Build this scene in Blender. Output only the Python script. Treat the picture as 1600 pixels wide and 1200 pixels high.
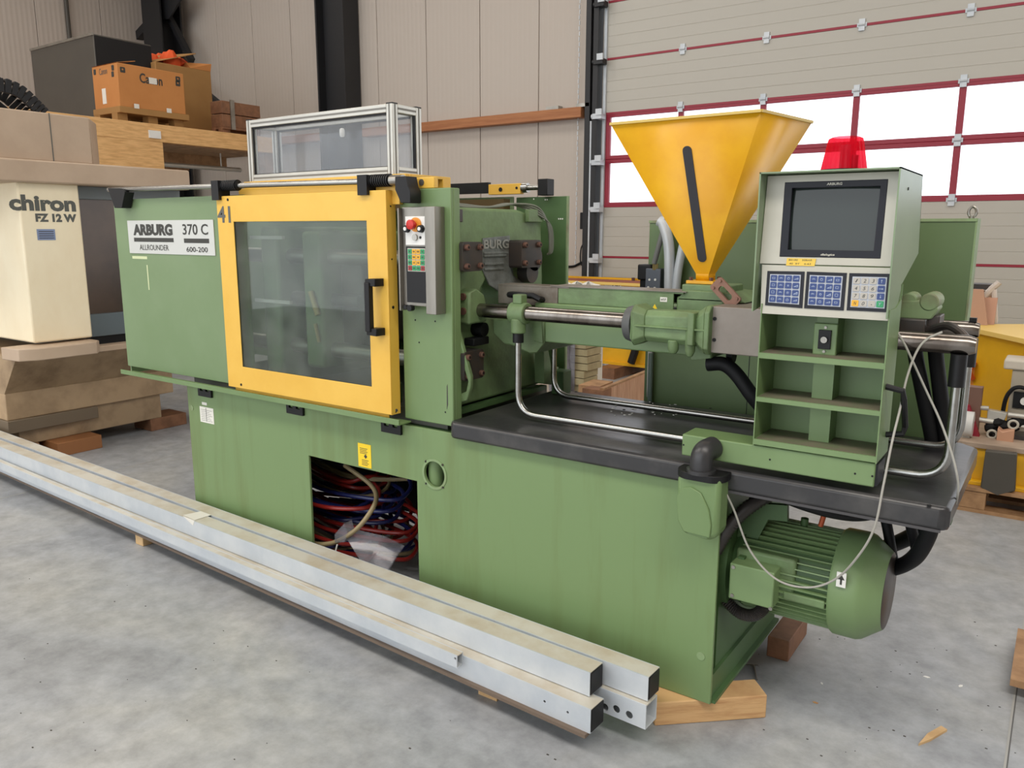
import bpy, bmesh, math, random
from mathutils import Vector, Matrix
random.seed(7)
D = bpy.data
COL = bpy.context.scene.collection
SC = bpy.context.scene
for o in list(D.objects): D.objects.remove(o)
R = math.radians
V = Vector

# ------------------------------------------------------------------ camera
cam = D.cameras.new('camera'); cob = D.objects.new('camera', cam); COL.objects.link(cob)
YAW, PIT, ROL, F, CH = R(34.885), R(10.859), R(0.119), 1241.7, 1.6
cam.sensor_width = 36; cam.lens = 36 * F / 1600; cam.clip_start = .05; cam.clip_end = 200
fwd0 = V((-math.sin(YAW), math.cos(YAW), 0)); rt0 = V((math.cos(YAW), math.sin(YAW), 0)); up0 = V((0, 0, 1))
fw = fwd0 * math.cos(PIT) - up0 * math.sin(PIT); u2 = up0 * math.cos(PIT) + fwd0 * math.sin(PIT)
rt = rt0 * math.cos(ROL) + u2 * math.sin(ROL); up = u2 * math.cos(ROL) - rt0 * math.sin(ROL)
cob.matrix_world = Matrix(((rt.x, up.x, -fw.x, 0), (rt.y, up.y, -fw.y, 0), (rt.z, up.z, -fw.z, CH), (0, 0, 0, 1)))
SC.camera = cob
CAM = V((0, 0, CH))
def ray(px, py): return rt * ((px - 800) / F) - up * ((py - 600) / F) + fw
def A(px, py, ax, val):
    """survey helper: the point of the world plane (axis ax = val) seen at a photo coordinate"""
    d = ray(px, py); return CAM + d * ((val - CAM[ax]) / d[ax])

# ------------------------------------------------------------------ light
w = D.worlds.new('sky'); SC.world = w; w.use_nodes = True
bg = w.node_tree.nodes['Background']; bg.inputs[0].default_value = (.93, .965, 1, 1); bg.inputs[1].default_value = 2.3
SC.view_settings.view_transform = 'Standard'; SC.view_settings.look = 'None'
SC.view_settings.gamma = 1; SC.view_settings.use_curve_mapping = False; SC.view_settings.exposure = 0.0
def area(name, loc, sx, sy, power, col, rot=(0, 0, 0)):
    l = D.lights.new(name, 'AREA'); l.shape = 'RECTANGLE'; l.size = sx; l.size_y = sy; l.energy = power; l.color = col
    o = D.objects.new(name, l); o.location = loc; o.rotation_euler = rot; COL.objects.link(o)
for i, (x, y) in enumerate([(-10, -1), (-10, 5), (-5, -1.5), (-5, 5.5), (1, -1), (1, 5), (4.5, -1)]):  # last one is an added fill for faces turned to the right
    area('roof_light_lamp', (x, y, 6.6), 3.6, 1.6, 75 if y > 3 else 190, (1, .94, .86))

# ------------------------------------------------------------------ materials
def s2l(c):
    return tuple(((v / 255) / 12.92 if v / 255 <= .04045 else ((v / 255 + .055) / 1.055) ** 2.4) for v in c)
MATS = {}
def mat(name, c, rough=.5, metal=0., c2=None, sc=3., amt=.5, stretch=(1, 1, 1), bump=0., bsc=60., alpha=None, emit=None, trans=0., spec=.5, det=5., lo=.38, hi=.62, coat=0.):
    m = D.materials.new(name); m.use_nodes = True; nt = m.node_tree; N = nt.nodes; L = nt.links; b = N['Principled BSDF']
    b.inputs['Roughness'].default_value = rough; b.inputs['Metallic'].default_value = metal
    b.inputs['Specular IOR Level'].default_value = spec; b.inputs['Coat Weight'].default_value = coat
    col = (*s2l(c), 1); b.inputs['Base Color'].default_value = col
    tc = N.new('ShaderNodeTexCoord'); geo = N.new('ShaderNodeNewGeometry')
    mp = N.new('ShaderNodeMapping'); mp.inputs['Scale'].default_value = stretch; L.new(geo.outputs['Position'], mp.inputs[0])
    if c2:
        n = N.new('ShaderNodeTexNoise'); n.inputs['Scale'].default_value = sc; n.inputs['Detail'].default_value = det; n.inputs['Roughness'].default_value = .6
        L.new(mp.outputs[0], n.inputs['Vector'])
        mr = N.new('ShaderNodeMapRange'); mr.inputs[1].default_value = lo; mr.inputs[2].default_value = hi; mr.inputs[4].default_value = amt
        L.new(n.outputs[0], mr.inputs[0])
        mx = N.new('ShaderNodeMix'); mx.data_type = 'RGBA'; mx.inputs[6].default_value = col; mx.inputs[7].default_value = (*s2l(c2), 1)
        L.new(mr.outputs[0], mx.inputs[0]); L.new(mx.outputs[2], b.inputs['Base Color'])
    if bump:
        n2 = N.new('ShaderNodeTexNoise'); n2.inputs['Scale'].default_value = bsc; L.new(mp.outputs[0], n2.inputs['Vector'])
        bp = N.new('ShaderNodeBump'); bp.inputs['Strength'].default_value = bump; bp.inputs['Distance'].default_value = .01
        L.new(n2.outputs[0], bp.inputs['Height']); L.new(bp.outputs[0], b.inputs['Normal'])
    if emit: b.inputs['Emission Color'].default_value = (*s2l(emit[0]), 1); b.inputs['Emission Strength'].default_value = emit[1]
    if trans: b.inputs['Transmission Weight'].default_value = trans
    MATS[name] = m; return m
def glass(name, tint, haze, hazecol=(200, 205, 205), gl=.02, scr=.0):
    m = D.materials.new(name); m.use_nodes = True; nt = m.node_tree; N = nt.nodes; L = nt.links
    for n in list(N): N.remove(n)
    out = N.new('ShaderNodeOutputMaterial'); tr = N.new('ShaderNodeBsdfTransparent'); tr.inputs[0].default_value = (*tint, 1)
    g = N.new('ShaderNodeBsdfGlossy'); g.inputs['Roughness'].default_value = gl
    df = N.new('ShaderNodeBsdfDiffuse'); df.inputs[0].default_value = (*s2l(hazecol), 1)
    lw = N.new('ShaderNodeLayerWeight'); lw.inputs[0].default_value = .5
    pw_ = N.new('ShaderNodeMath'); pw_.operation = 'POWER'; pw_.inputs[1].default_value = 4; L.new(lw.outputs['Facing'], pw_.inputs[0])
    fr = N.new('ShaderNodeMath'); fr.operation = 'MULTIPLY_ADD'; fr.inputs[1].default_value = .8; fr.inputs[2].default_value = .035; L.new(pw_.outputs[0], fr.inputs[0])
    geo = N.new('ShaderNodeNewGeometry'); ns = N.new('ShaderNodeTexNoise'); ns.inputs['Scale'].default_value = 7; ns.inputs['Detail'].default_value = 6
    L.new(geo.outputs['Position'], ns.inputs['Vector'])
    mr = N.new('ShaderNodeMapRange'); mr.inputs[1].default_value = .35; mr.inputs[2].default_value = .75; mr.inputs[3].default_value = haze * .4; mr.inputs[4].default_value = haze * 1.6
    L.new(ns.outputs[0], mr.inputs[0])
    a = N.new('ShaderNodeMixShader'); b = N.new('ShaderNodeMixShader')
    L.new(mr.outputs[0], a.inputs[0]); L.new(tr.outputs[0], a.inputs[1]); L.new(df.outputs[0], a.inputs[2])
    L.new(fr.outputs[0], b.inputs[0]); L.new(a.outputs[0], b.inputs[1]); L.new(g.outputs[0], b.inputs[2]); L.new(b.outputs[0], out.inputs[0])
    MATS[name] = m; return m

GREEN = mat('green_paint', (117, 142, 97), .42, c2=(106, 131, 84), sc=2.2, amt=.8, stretch=(1, 1, .35), bump=.04, bsc=90)
GREENL = mat('green_paint_stained', (117, 142, 95), .42, c2=(104, 118, 68), sc=7, amt=.7, stretch=(1, 1, .1), bump=.04, bsc=90, lo=.5, hi=.72)
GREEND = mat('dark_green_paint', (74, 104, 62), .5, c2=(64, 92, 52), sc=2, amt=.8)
GREENC = mat('cast_green_paint', (112, 138, 94), .5, c2=(88, 102, 70), sc=9, amt=.6, bump=.12, bsc=70)
GREENT = mat('pale_stained_green', (132, 156, 112), .55, c2=(120, 112, 88), sc=6, amt=.8, lo=.5, hi=.7)
YELLOW = mat('yellow_paint', (234, 188, 80), .42, c2=(222, 172, 60), sc=3, amt=.6, bump=.03, bsc=80)
YELH = mat('hopper_yellow', (228, 172, 18), .36, c2=(214, 152, 10), sc=5, amt=.8)
YELG = mat('girder_yellow', (232, 178, 20), .45, c2=(200, 150, 20), sc=2, amt=.5)
BLACK = mat('black_plastic', (26, 26, 28), .45, spec=.3)
BLACKM = mat('matt_black_rubber', (14, 15, 18), .6, spec=.3)
TABLE = mat('worn_black_table', (50, 50, 52), .30, c2=(92, 90, 88), sc=3.5, amt=.75, lo=.48, hi=.72, bump=.05, bsc=40)
TABLEL = mat('dark_grey_sheet', (66, 65, 67), .5, c2=(80, 78, 80), sc=4, amt=.5)
CHROME = mat('chrome', (178, 178, 174), .26, 1., c2=(138, 134, 128), sc=6, amt=.6, stretch=(.4, 3, 3))
STEEL = mat('brushed_steel', (168, 165, 158), .36, .9, c2=(130, 126, 118), sc=5, amt=.6)
STEELP = mat('stainless_panel', (150, 146, 138), .4, .75, c2=(120, 116, 108), sc=4, amt=.6, stretch=(3, 3, .5))
GREYBOX = mat('grey_sheet_metal', (142, 134, 126), .45, .25, c2=(124, 114, 106), sc=5, amt=.7)
ROD = mat('dirty_ground_rod', (142, 136, 130), .24, 1., c2=(94, 84, 76), sc=5, amt=.7, stretch=(2, 1, 1))
DARKM = mat('dark_oily_metal', (66, 64, 64), .4, .4, c2=(84, 70, 60), sc=10, amt=.6)
CASTG = mat('bare_cast_metal', (128, 134, 132), .5, .4, c2=(90, 92, 88), sc=14, amt=.8, bump=.2, bsc=50)
RUST = mat('rusty_bolt', (118, 84, 70), .6, .3, c2=(80, 58, 50), sc=40, amt=.7)
ALU = mat('aluminium_profile', (198, 196, 188), .38, .55, c2=(178, 176, 168), sc=8, amt=.5)
GALV = mat('galvanised_steel', (206, 211, 215), .45, .2, c2=(186, 194, 202), sc=5, amt=.7, bump=.03, bsc=60)
GALVD = mat('dusty_galvanised', (206, 203, 192), .6, .1, c2=(186, 174, 152), sc=6, amt=.8, lo=.42, hi=.66)  # blotchy beige tone for the top faces of the tubes
CREAM = mat('cream_paint', (250, 238, 208), .42, c2=(236, 218, 182), sc=2.5, amt=.6, stretch=(1, 1, .5), lo=.42, hi=.7)
TAUPE = mat('taupe_paint', (190, 168, 146), .5, c2=(174, 152, 130), sc=3, amt=.6)
SKIRT = mat('dirty_beige_paint', (164, 140, 110), .55, c2=(104, 82, 58), sc=4, amt=.7, lo=.45, hi=.7)
WOOD = mat('pine_wood', (214, 170, 112), .6, c2=(176, 122, 66), sc=4, amt=.7, stretch=(6, .6, 6), lo=.4, hi=.65)
WOODX = mat('pine_beam_wood', (232, 186, 126), .6, c2=(196, 146, 88), sc=5, amt=.7, stretch=(1, 1, 9), lo=.4, hi=.65)
WOODR = mat('reddish_beam_wood', (176, 118, 76), .6, c2=(150, 92, 56), sc=4, amt=.7, stretch=(.6, 4, 8))
WOODB = mat('brown_wood', (142, 100, 72), .65, c2=(108, 74, 52), sc=10, amt=.7)
PALLET = mat('pallet_wood', (176, 138, 100), .7, c2=(128, 94, 64), sc=8, amt=.7)
CARD = mat('orange_cardboard', (196, 132, 72), .7, c2=(182, 118, 60), sc=2, amt=.5)
CARDP = mat('plain_cardboard', (164, 124, 72), .75, c2=(150, 110, 62), sc=2, amt=.5)
WHITE = mat('white_print', (232, 232, 228), .5)
OFFW = mat('off_white_bezel', (192, 190, 178), .45, c2=(176, 174, 160), sc=3, amt=.5)
PLATEM = mat('sign_plate', (206, 208, 204), .4, .2)
INK = mat('dark_ink', (58, 58, 54), .6)
INKG = mat('grey_ink', (92, 94, 90), .6)
RED = mat('red_plastic', (200, 40, 34), .35)
REDF = mat('red_door_frame', (150, 30, 52), .45)
BLUEK = mat('blue_key', (38, 62, 120), .4)
GREYK = mat('grey_key', (176, 172, 164), .45)
YELK = mat('yellow_key', (226, 170, 40), .45)
GRNK = mat('green_key', (40, 150, 96), .45)
REDK = mat('dark_red_key', (150, 40, 44), .45)
STICK = mat('yellow_sticker', (244, 208, 40), .5)
NOTE = mat('yellow_note_paper', (226, 192, 84), .7)
PAPER = mat('white_paper', (226, 224, 216), .7)
SCREEN = mat('dark_crt_glass', (38, 46, 44), .12, spec=.5)
ORANGE = mat('orange_fabric', (214, 84, 34), .8)
DKGREY = mat('charcoal_sheet', (72, 68, 62), .5, c2=(82, 78, 70), sc=2, amt=.5)
WALLP = mat('wall_panel_white', (190, 180, 170), .6)
DOORP = mat('door_section_white', (186, 182, 172), .45)
STRUC = mat('black_structural_steel', (30, 31, 34), .5)
CABLE = mat('grey_cable', (168, 166, 158), .5)
HRED = mat('red_hose', (150, 40, 34), .35); HBLU = mat('blue_hose', (34, 40, 96), .35); HBEI = mat('beige_hose', (150, 134, 100), .45)
COPPER = mat('copper_red_pipe', (176, 84, 48), .4, .3)
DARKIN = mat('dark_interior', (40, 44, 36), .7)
RIBM = None
GL_DOOR = glass('door_glass', (.74, .79, .76), .13, (150, 156, 148))
GL_BOX = glass('scuffed_acrylic', (.88, .89, .90), .045, (200, 202, 204))
GL_WIN = glass('door_pane_acrylic', (.97, .98, 1), .03, (235, 238, 240))
GL_BAG = glass('clear_film', (.75, .75, .78), .22, (190, 190, 200), gl=.12)

def rib_material(m, axis, n):
    """fine vertical micro ribs of sandwich panels, as relief"""
    nt = m.node_tree; N = nt.nodes; L = nt.links; b = N['Principled BSDF']
    geo = N.new('ShaderNodeNewGeometry'); sp = N.new('ShaderNodeSeparateXYZ'); L.new(geo.outputs['Position'], sp.inputs[0])
    ad = N.new('ShaderNodeMath'); ad.operation = 'ADD'; L.new(sp.outputs[0], ad.inputs[0]); L.new(sp.outputs[1], ad.inputs[1])
    mu = N.new('ShaderNodeMath'); mu.operation = 'MULTIPLY'; mu.inputs[1].default_value = n; L.new(ad.outputs[0], mu.inputs[0])
    si = N.new('ShaderNodeMath'); si.operation = 'SINE'; L.new(mu.outputs[0], si.inputs[0])
    bp = N.new('ShaderNodeBump'); bp.inputs['Strength'].default_value = .22; bp.inputs['Distance'].default_value = .004
    L.new(si.outputs[0], bp.inputs['Height']); L.new(bp.outputs[0], b.inputs['Normal'])
rib_material(WALLP, 0, 2 * math.pi / .075)

def floor_material():
    m = mat('concrete_floor', (176, 178, 180), .35); nt = m.node_tree; N = nt.nodes; L = nt.links; b = N['Principled BSDF']
    geo = N.new('ShaderNodeNewGeometry')
    def noise(s, d, r=.6, dist=0):
        n = N.new('ShaderNodeTexNoise'); n.inputs['Scale'].default_value = s; n.inputs['Detail'].default_value = d; n.inputs['Roughness'].default_value = r; n.inputs['Distortion'].default_value = dist
        L.new(geo.outputs['Position'], n.inputs['Vector']); return n
    def ramp(src, stops):
        r = N.new('ShaderNodeValToRGB'); e = r.color_ramp.elements
        e[0].position = stops[0][0]; e[0].color = (*s2l(stops[0][1]), 1); e[1].position = stops[-1][0]; e[1].color = (*s2l(stops[-1][1]), 1)
        for p, c in stops[1:-1]: k = e.new(p); k.color = (*s2l(c), 1)
        L.new(src.outputs[0], r.inputs[0]); return r
    a = ramp(noise(.9, 8, .65, .6), [(.3, (150, 153, 157)), (.45, (170, 174, 179)), (.6, (180, 182, 182)), (.75, (194, 194, 190))])
    c = ramp(noise(9, 8, .7), [(.35, (205, 205, 205)), (.65, (255, 255, 255))])
    mx = N.new('ShaderNodeMix'); mx.data_type = 'RGBA'; mx.blend_type = 'MULTIPLY'; mx.inputs[0].default_value = .8
    L.new(a.outputs[0], mx.inputs[6]); L.new(c.outputs[0], mx.inputs[7]); L.new(mx.outputs[2], b.inputs['Base Color'])
    rr = N.new('ShaderNodeMapRange'); rr.inputs[3].default_value = .28; rr.inputs[4].default_value = .55
    L.new(noise(2.5, 5).outputs[0], rr.inputs[0]); L.new(rr.outputs[0], b.inputs['Roughness'])
    return m
FLOOR = floor_material()

# ------------------------------------------------------------------ mesh builder
class Fr:
    """local frame: u, v in a plane, w outwards"""
    def __init__(s, o, u=(1, 0, 0), v=(0, 0, 1)):
        s.o = V(o); s.u = V(u).normalized(); s.v = V(v).normalized(); s.w = s.u.cross(s.v).normalized()
        s.m = Matrix.Translation(s.o) @ Matrix((s.u, s.v, s.w)).transposed().to_4x4()
    def at(s, px, py, w=0.):
        d = ray(px, py); p = s.o + s.w * w; t = (p - CAM).dot(s.w) / d.dot(s.w); q = CAM + d * t - s.o
        return q.dot(s.u), q.dot(s.v)
    def P(s, u, v, w=0.): return s.o + s.u * u + s.v * v + s.w * w
def front(y): return Fr((0, y, 0))                       # u = X, v = Z, w = -Y
def sideX(x): return Fr((x, 0, 0), (0, 1, 0), (0, 0, 1))  # u = Y, v = Z, w = +X
def catmull(pts, n=8):
    pts = [V(p) for p in pts]; P = [pts[0] * 2 - pts[1]] + pts + [pts[-1] * 2 - pts[-2]]; out = []
    for i in range(1, len(P) - 2):
        for k in range(n):
            t = k / n; a, b, c, d = P[i - 1:i + 3]
            out.append(.5 * ((2 * b) + (c - a) * t + (2 * a - 5 * b + 4 * c - d) * t * t + (3 * b - a - 3 * c + d) * t ** 3))
    return out + [pts[-1]]
def rounded(pts, r, n=6):
    """polyline with arcs at its inner corners"""
    pts = [V(p) for p in pts]; out = [pts[0]]
    for i in range(1, len(pts) - 1):
        a, b, c = pts[i - 1:i + 2]; da = (a - b).normalized(); dc = (c - b).normalized(); rr = min(r, (a - b).length * .49, (c - b).length * .49)
        p0 = b + da * rr; p1 = b + dc * rr
        for k in range(n + 1):
            t = k / n; out.append(p0 * (1 - t) ** 2 + b * 2 * t * (1 - t) + p1 * t * t)
    return out + [pts[-1]]
class G:
    def __init__(s, fr=None): s.bm = bmesh.new(); s.fr = fr; s.mi = 0
    def _fin(s, vs, loc=True):
        if s.fr and loc:
            for v in vs: v.co = s.fr.m @ v.co
        fs = set(f for v in vs for f in v.link_faces)
        for f in fs: f.material_index = s.mi
        return s
    def hexa(s, p):
        vs = [s.bm.verts.new(q) for q in p]
        for f in ((0, 3, 2, 1), (4, 5, 6, 7), (0, 1, 5, 4), (1, 2, 6, 5), (2, 3, 7, 6), (3, 0, 4, 7)): s.bm.faces.new([vs[i] for i in f])
        return s._fin(vs)
    def box(s, x0, x1, y0, y1, z0, z1):
        x0, x1 = sorted((x0, x1)); y0, y1 = sorted((y0, y1)); z0, z1 = sorted((z0, z1))
        return s.hexa([(x0, y0, z0), (x1, y0, z0), (x1, y1, z0), (x0, y1, z0), (x0, y0, z1), (x1, y0, z1), (x1, y1, z1), (x0, y1, z1)])
    def cyl(s, p0, p1, r, seg=24, r2=None, cap=True):
        return s.rev(p0, p1, [(0, r), (1, r if r2 is None else r2)], seg, cap)
    def rev(s, p0, p1, prof, seg=32, cap=True):
        """prof: (t along p0-p1, radius)"""
        p0 = V(p0); p1 = V(p1); a = (p1 - p0); an = a.normalized(); u = an.orthogonal().normalized(); v = an.cross(u); rings = []; allv = []
        for t, r in prof:
            ring = [s.bm.verts.new(p0 + a * t + (u * math.cos(2 * math.pi * k / seg) + v * math.sin(2 * math.pi * k / seg)) * max(r, 1e-4)) for k in range(seg)]
            rings.append(ring); allv += ring
        for A0, B0 in zip(rings, rings[1:]):
            for k in range(seg): s.bm.faces.new((A0[k], A0[(k + 1) % seg], B0[(k + 1) % seg], B0[k]))
        if cap: s.bm.faces.new(rings[0][::-1]); s.bm.faces.new(rings[-1])
        return s._fin(allv)
    def tube(s, pts, r, seg=10, cap=True, corr=0.):
        pts = [V(p) for p in pts]; rings = []; allv = []; u = None
        for i, p in enumerate(pts):
            a = (pts[min(i + 1, len(pts) - 1)] - pts[max(i - 1, 0)]).normalized()
            u = a.orthogonal().normalized() if u is None else (u - a * u.dot(a)).normalized()
            v = a.cross(u); rr = r * (1 + corr * (1 if i % 2 else -1))
            ring = [s.bm.verts.new(p + (u * math.cos(2 * math.pi * k / seg) + v * math.sin(2 * math.pi * k / seg)) * rr) for k in range(seg)]
            rings.append(ring); allv += ring
        for A0, B0 in zip(rings, rings[1:]):
            for k in range(seg): s.bm.faces.new((A0[k], A0[(k + 1) % seg], B0[(k + 1) % seg], B0[k]))
        if cap: s.bm.faces.new(rings[0][::-1]); s.bm.faces.new(rings[-1])
        return s._fin(allv)
    def plate(s, outer, w0, w1, holes=()):
        """polygon in local u,v from w0 to w1, with holes"""
        es = []; vs = []
        for loop in [outer] + list(holes):
            lv = [s.bm.verts.new((a, b, w0)) for a, b in loop]; vs += lv
            es += [s.bm.edges.new((lv[i], lv[(i + 1) % len(lv)])) for i in range(len(lv))]
        r = bmesh.ops.triangle_fill(s.bm, use_beauty=True, use_dissolve=False, edges=es)
        fs = [g for g in r['geom'] if isinstance(g, bmesh.types.BMFace)]
        e = bmesh.ops.extrude_face_region(s.bm, geom=fs); nv = [g for g in e['geom'] if isinstance(g, bmesh.types.BMVert)]
        for v in nv: v.co.z += w1 - w0
        s._fin(vs + nv)
        bmesh.ops.recalc_face_normals(s.bm, faces=list({f for v in vs + nv for f in v.link_faces})); return s
    def loft(s, a, b):
        va = [s.bm.verts.new(p) for p in a]; vb = [s.bm.verts.new(p) for p in b]; n = len(a)
        for i in range(n): s.bm.faces.new((va[i], va[(i + 1) % n], vb[(i + 1) % n], vb[i]))
        s.bm.faces.new(va[::-1]); s.bm.faces.new(vb); s._fin(va + vb)
        bmesh.ops.recalc_face_normals(s.bm, faces=list({f for v in va + vb for f in v.link_faces})); return s
    def text(s, txt, u0, u1, v0, v1, w0=0., d=.0006, shear=0., off=0.):
        c = D.curves.new('t', 'FONT'); c.body = txt; c.shear = shear; c.offset = off; c.resolution_u = 3
        o = D.objects.new('t', c); COL.objects.link(o); bpy.context.view_layer.update()
        me = D.meshes.new_from_object(o.evaluated_get(bpy.context.evaluated_depsgraph_get()))
        xs = [v.co.x for v in me.vertices]; ys = [v.co.y for v in me.vertices]
        x0, x1, y0, y1 = min(xs), max(xs), min(ys), max(ys); vm = []
        for v in me.vertices: vm.append(s.bm.verts.new((u0 + (v.co.x - x0) / (x1 - x0) * (u1 - u0), v0 + (v.co.y - y0) / (y1 - y0) * (v1 - v0), w0 + d)))
        for p in me.polygons:
            try: s.bm.faces.new([vm[i] for i in p.vertices])
            except ValueError: pass
        D.objects.remove(o); D.curves.remove(c); D.meshes.remove(me)
        return s._fin(vm)
def circle(cx, cy, r, n=28): return [(cx + r * math.cos(2 * math.pi * k / n), cy + r * math.sin(2 * math.pi * k / n)) for k in range(n)]
def rrect(u0, u1, v0, v1, r, n=4):
    out = []
    for cx, cy, a in ((u1 - r, v1 - r, 0), (u0 + r, v1 - r, 90), (u0 + r, v0 + r, 180), (u1 - r, v0 + r, 270)):
        for k in range(n + 1): t = R(a + 90 * k / n); out.append((cx + r * math.cos(t), cy + r * math.sin(t)))
    return out
WP = {}
def obj(name, g, mats, parent=None, bev=0., loc=None, label=None, kind=None, ang=35):
    """links the collected shape as ONE mesh object; vertices are kept relative to its base point"""
    me = D.meshes.new(name)
    base = V(loc) if loc is not None else (WP[parent] if parent else None)
    if base is None:
        xs = [v.co for v in g.bm.verts]; base = V((sum(c.x for c in xs) / len(xs), sum(c.y for c in xs) / len(xs), min(c.z for c in xs)))
    for v in g.bm.verts: v.co -= base
    g.bm.to_mesh(me); g.bm.free()
    for m in (mats if isinstance(mats, (list, tuple)) else [mats]): me.materials.append(m)
    me.shade_smooth(); me.set_sharp_from_angle(angle=R(ang))
    o = D.objects.new(name, me); COL.objects.link(o)
    if parent: o.parent = parent; o.location = base - WP[parent]
    else: o.location = base
    WP[o] = base.copy()
    if bev: b = o.modifiers.new('bevel', 'BEVEL'); b.width = bev; b.segments = 2; b.limit_method = 'ANGLE'; b.angle_limit = R(40)
    if label: o['label'] = label
    if kind: o['kind'] = kind
    return o
def thing(name, label, cat, loc, group=None):
    o = D.objects.new(name, None); COL.objects.link(o); o.location = loc; o.empty_display_size = .1; WP[o] = V(loc)
    o['label'] = label; o['category'] = cat
    if group: o['group'] = group
    return o
def tag(o, label, cat, group=None):
    o['label'] = label; o['category'] = cat
    if group: o['group'] = group
    return o
def dup(o, loc, label=None):
    """copy of a part (and its sub-parts) at a world place, sharing mesh data"""
    c = o.copy(); COL.objects.link(c); c.location = V(loc) - (WP[o.parent] if o.parent else V()); WP[c] = V(loc)
    for ch in o.children:
        k = ch.copy(); COL.objects.link(k); k.parent = c; WP[k] = WP[c] + ch.location
    if label: c['label'] = label
    return c

# ================================================================== the setting
YW, XL = 8.8, -13.9
obj('floor', G().box(XL, 9, -7, 14, -.12, 0), FLOOR, kind='structure', loc=(0, 0, 0))
JOINT = mat('joint_line', (168, 168, 164), .6); JOINTD = mat('joint_dark', (92, 92, 92), .7)
def floor_strip(n, x0, x1, y0, y1, m): obj(n, G().box(x0, x1, y0, y1, -.01, .0012), m, kind='structure')
p = A(1578, 1140, 2, 0); floor_strip('trim_1', p.x - .004, p.x + .003, -2, 4.6, JOINT)
floor_strip('trim_1', p.x + .003, p.x + .007, -2, 4.6, JOINTD)
p = A(212, 727, 2, 0); floor_strip('trim_2', p.x - .004, p.x + .004, -2, 6, JOINT)
# back wall of sandwich panels, left of the roller door
def wall(name, along, lim0, lim1, step, h):
    r = None
    g = G()
    if along == 'x': g.box(lim0, lim1, YW + .05, YW + .15, 0, h)
    else: g.box(XL - .15, XL - .05, lim0, lim1, 0, h)
    r = obj(name, g, DARKIN, kind='structure', loc=(lim0 if along == 'x' else XL, YW if along == 'x' else lim0, 0))
    k = lim0; first = None
    while k < lim1 - .01:
        e = min(k + step, lim1)
        g = G()
        if along == 'x': g.box(k + .005, e - .005, YW, YW + .05, 0, h)
        else: g.box(XL - .05, XL, k + .005, e - .005, 0, h)
        obj('wall_panel', g, WALLP, r, bev=.006); k = e
    return r
DX0 = -4.80                                               # left jamb of the roller door
wall('wall_back', 'x', DX0 - .92 * 10 - .02, DX0 - .02, .92, 7)
wall('wall_left', 'y', -6, YW, 1.06, 7)
obj('wall_right', G().box(8.9, 9, -7, YW, 0, 7), WALLP, kind='structure')
obj('wall_front', G().box(1.5, 9, -7.1, -7, 0, 7), WALLP, kind='structure')  # unseen, added to keep light off the right side; left stays open
obj('ceiling', G().box(XL, 9, -7, YW + .2, 7, 7.1), WALLP, kind='structure')
# sectional door
ZL = [.06, .68, 1.295, 1.905, 2.455, 2.985, 3.60, 4.23, 4.86, 5.5]
dr = obj('door_1', G().box(DX0, 2.68, YW + .02, YW + .08, 5.5, 7), DOORP, kind='structure', loc=(DX0, YW, 0))
MUL = [-3.82 + .935 * i for i in range(7)]
for i in range(9):
    z0, z1 = ZL[i], ZL[i + 1]
    if i in (3, 4):
        g = G(front(YW)); xs = [DX0 + .03] + MUL + [2.65]; mid = .045
        holes = []
        for a, b in zip(xs, xs[1:]):
            hu0 = a + (.055 if a == xs[0] else .03); hu1 = b - (.055 if b == xs[-1] else .03)
            holes.append([(hu0, z0 + mid), (hu1, z0 + mid), (hu1, z1 - mid), (hu0, z1 - mid)])
        g.plate([(xs[0], z0 + .0005), (xs[-1], z0 + .0005), (xs[-1], z1 - .0005), (xs[0], z1 - .0005)], -.045, 0, holes)
        o = obj('window_frame', g, REDF, dr, bev=.004)
        for h in holes: obj('window_pane', G().box(h[0][0] - .01, h[1][0] + .01, YW + .02, YW + .026, z0 + mid - .01, z1 - mid + .01), GL_WIN, o)
        continue
    fr = Fr((0, 0, 0), (0, -1, 0), (0, 0, 1)); prof = []; n = 5; st = (z1 - z0 - .02) / n
    for k in range(n):                                    # five shallow pressed boards per section
        a = z0 + .01 + st * k; prof += [(-YW - .003, a), (-YW, a + .003), (-YW, a + st - .006), (-YW - .003, a + st - .003)]
    prof = [(-YW - .045, z0 + .004)] + prof + [(-YW - .045, z1 - .004)]
    g = G(fr).plate(prof, 0, 1)
    for v in g.bm.verts: v.co.x = DX0 + .03 if v.co.x < -.5 or v.co.x > .5 else 2.65
    obj('door_panel', g, DOORP, dr, ang=20)
for z in ZL[1:3] + ZL[3:4] + ZL[5:9]:
    obj('seam_strip', G().box(DX0 + .03, 2.65, YW - .004, YW + .03, z - .012, z + .012), REDF, dr)
hg = G().box(-.028, .028, -.02, 0, -.055, .055).box(-.045, .045, -.012, 0, -.02, .02).cyl((-.03, -.024, 0), (.03, -.024, 0), .011, 10)
hinge = obj('hinge', hg, GALV, None, loc=(0, 0, 0)); hinge.parent = dr; first = True
for z in (ZL[3], ZL[5], ZL[6], ZL[7], ZL[4]):
    for x in MUL[:6]:
        if z == ZL[4] and x not in MUL[3:4]: continue
        h = hinge if first else hinge.copy()
        if not first: COL.objects.link(h)
        first = False; h.location = V((x, YW, z)) - WP[dr]; WP[h] = V((x, YW, z))
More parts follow.
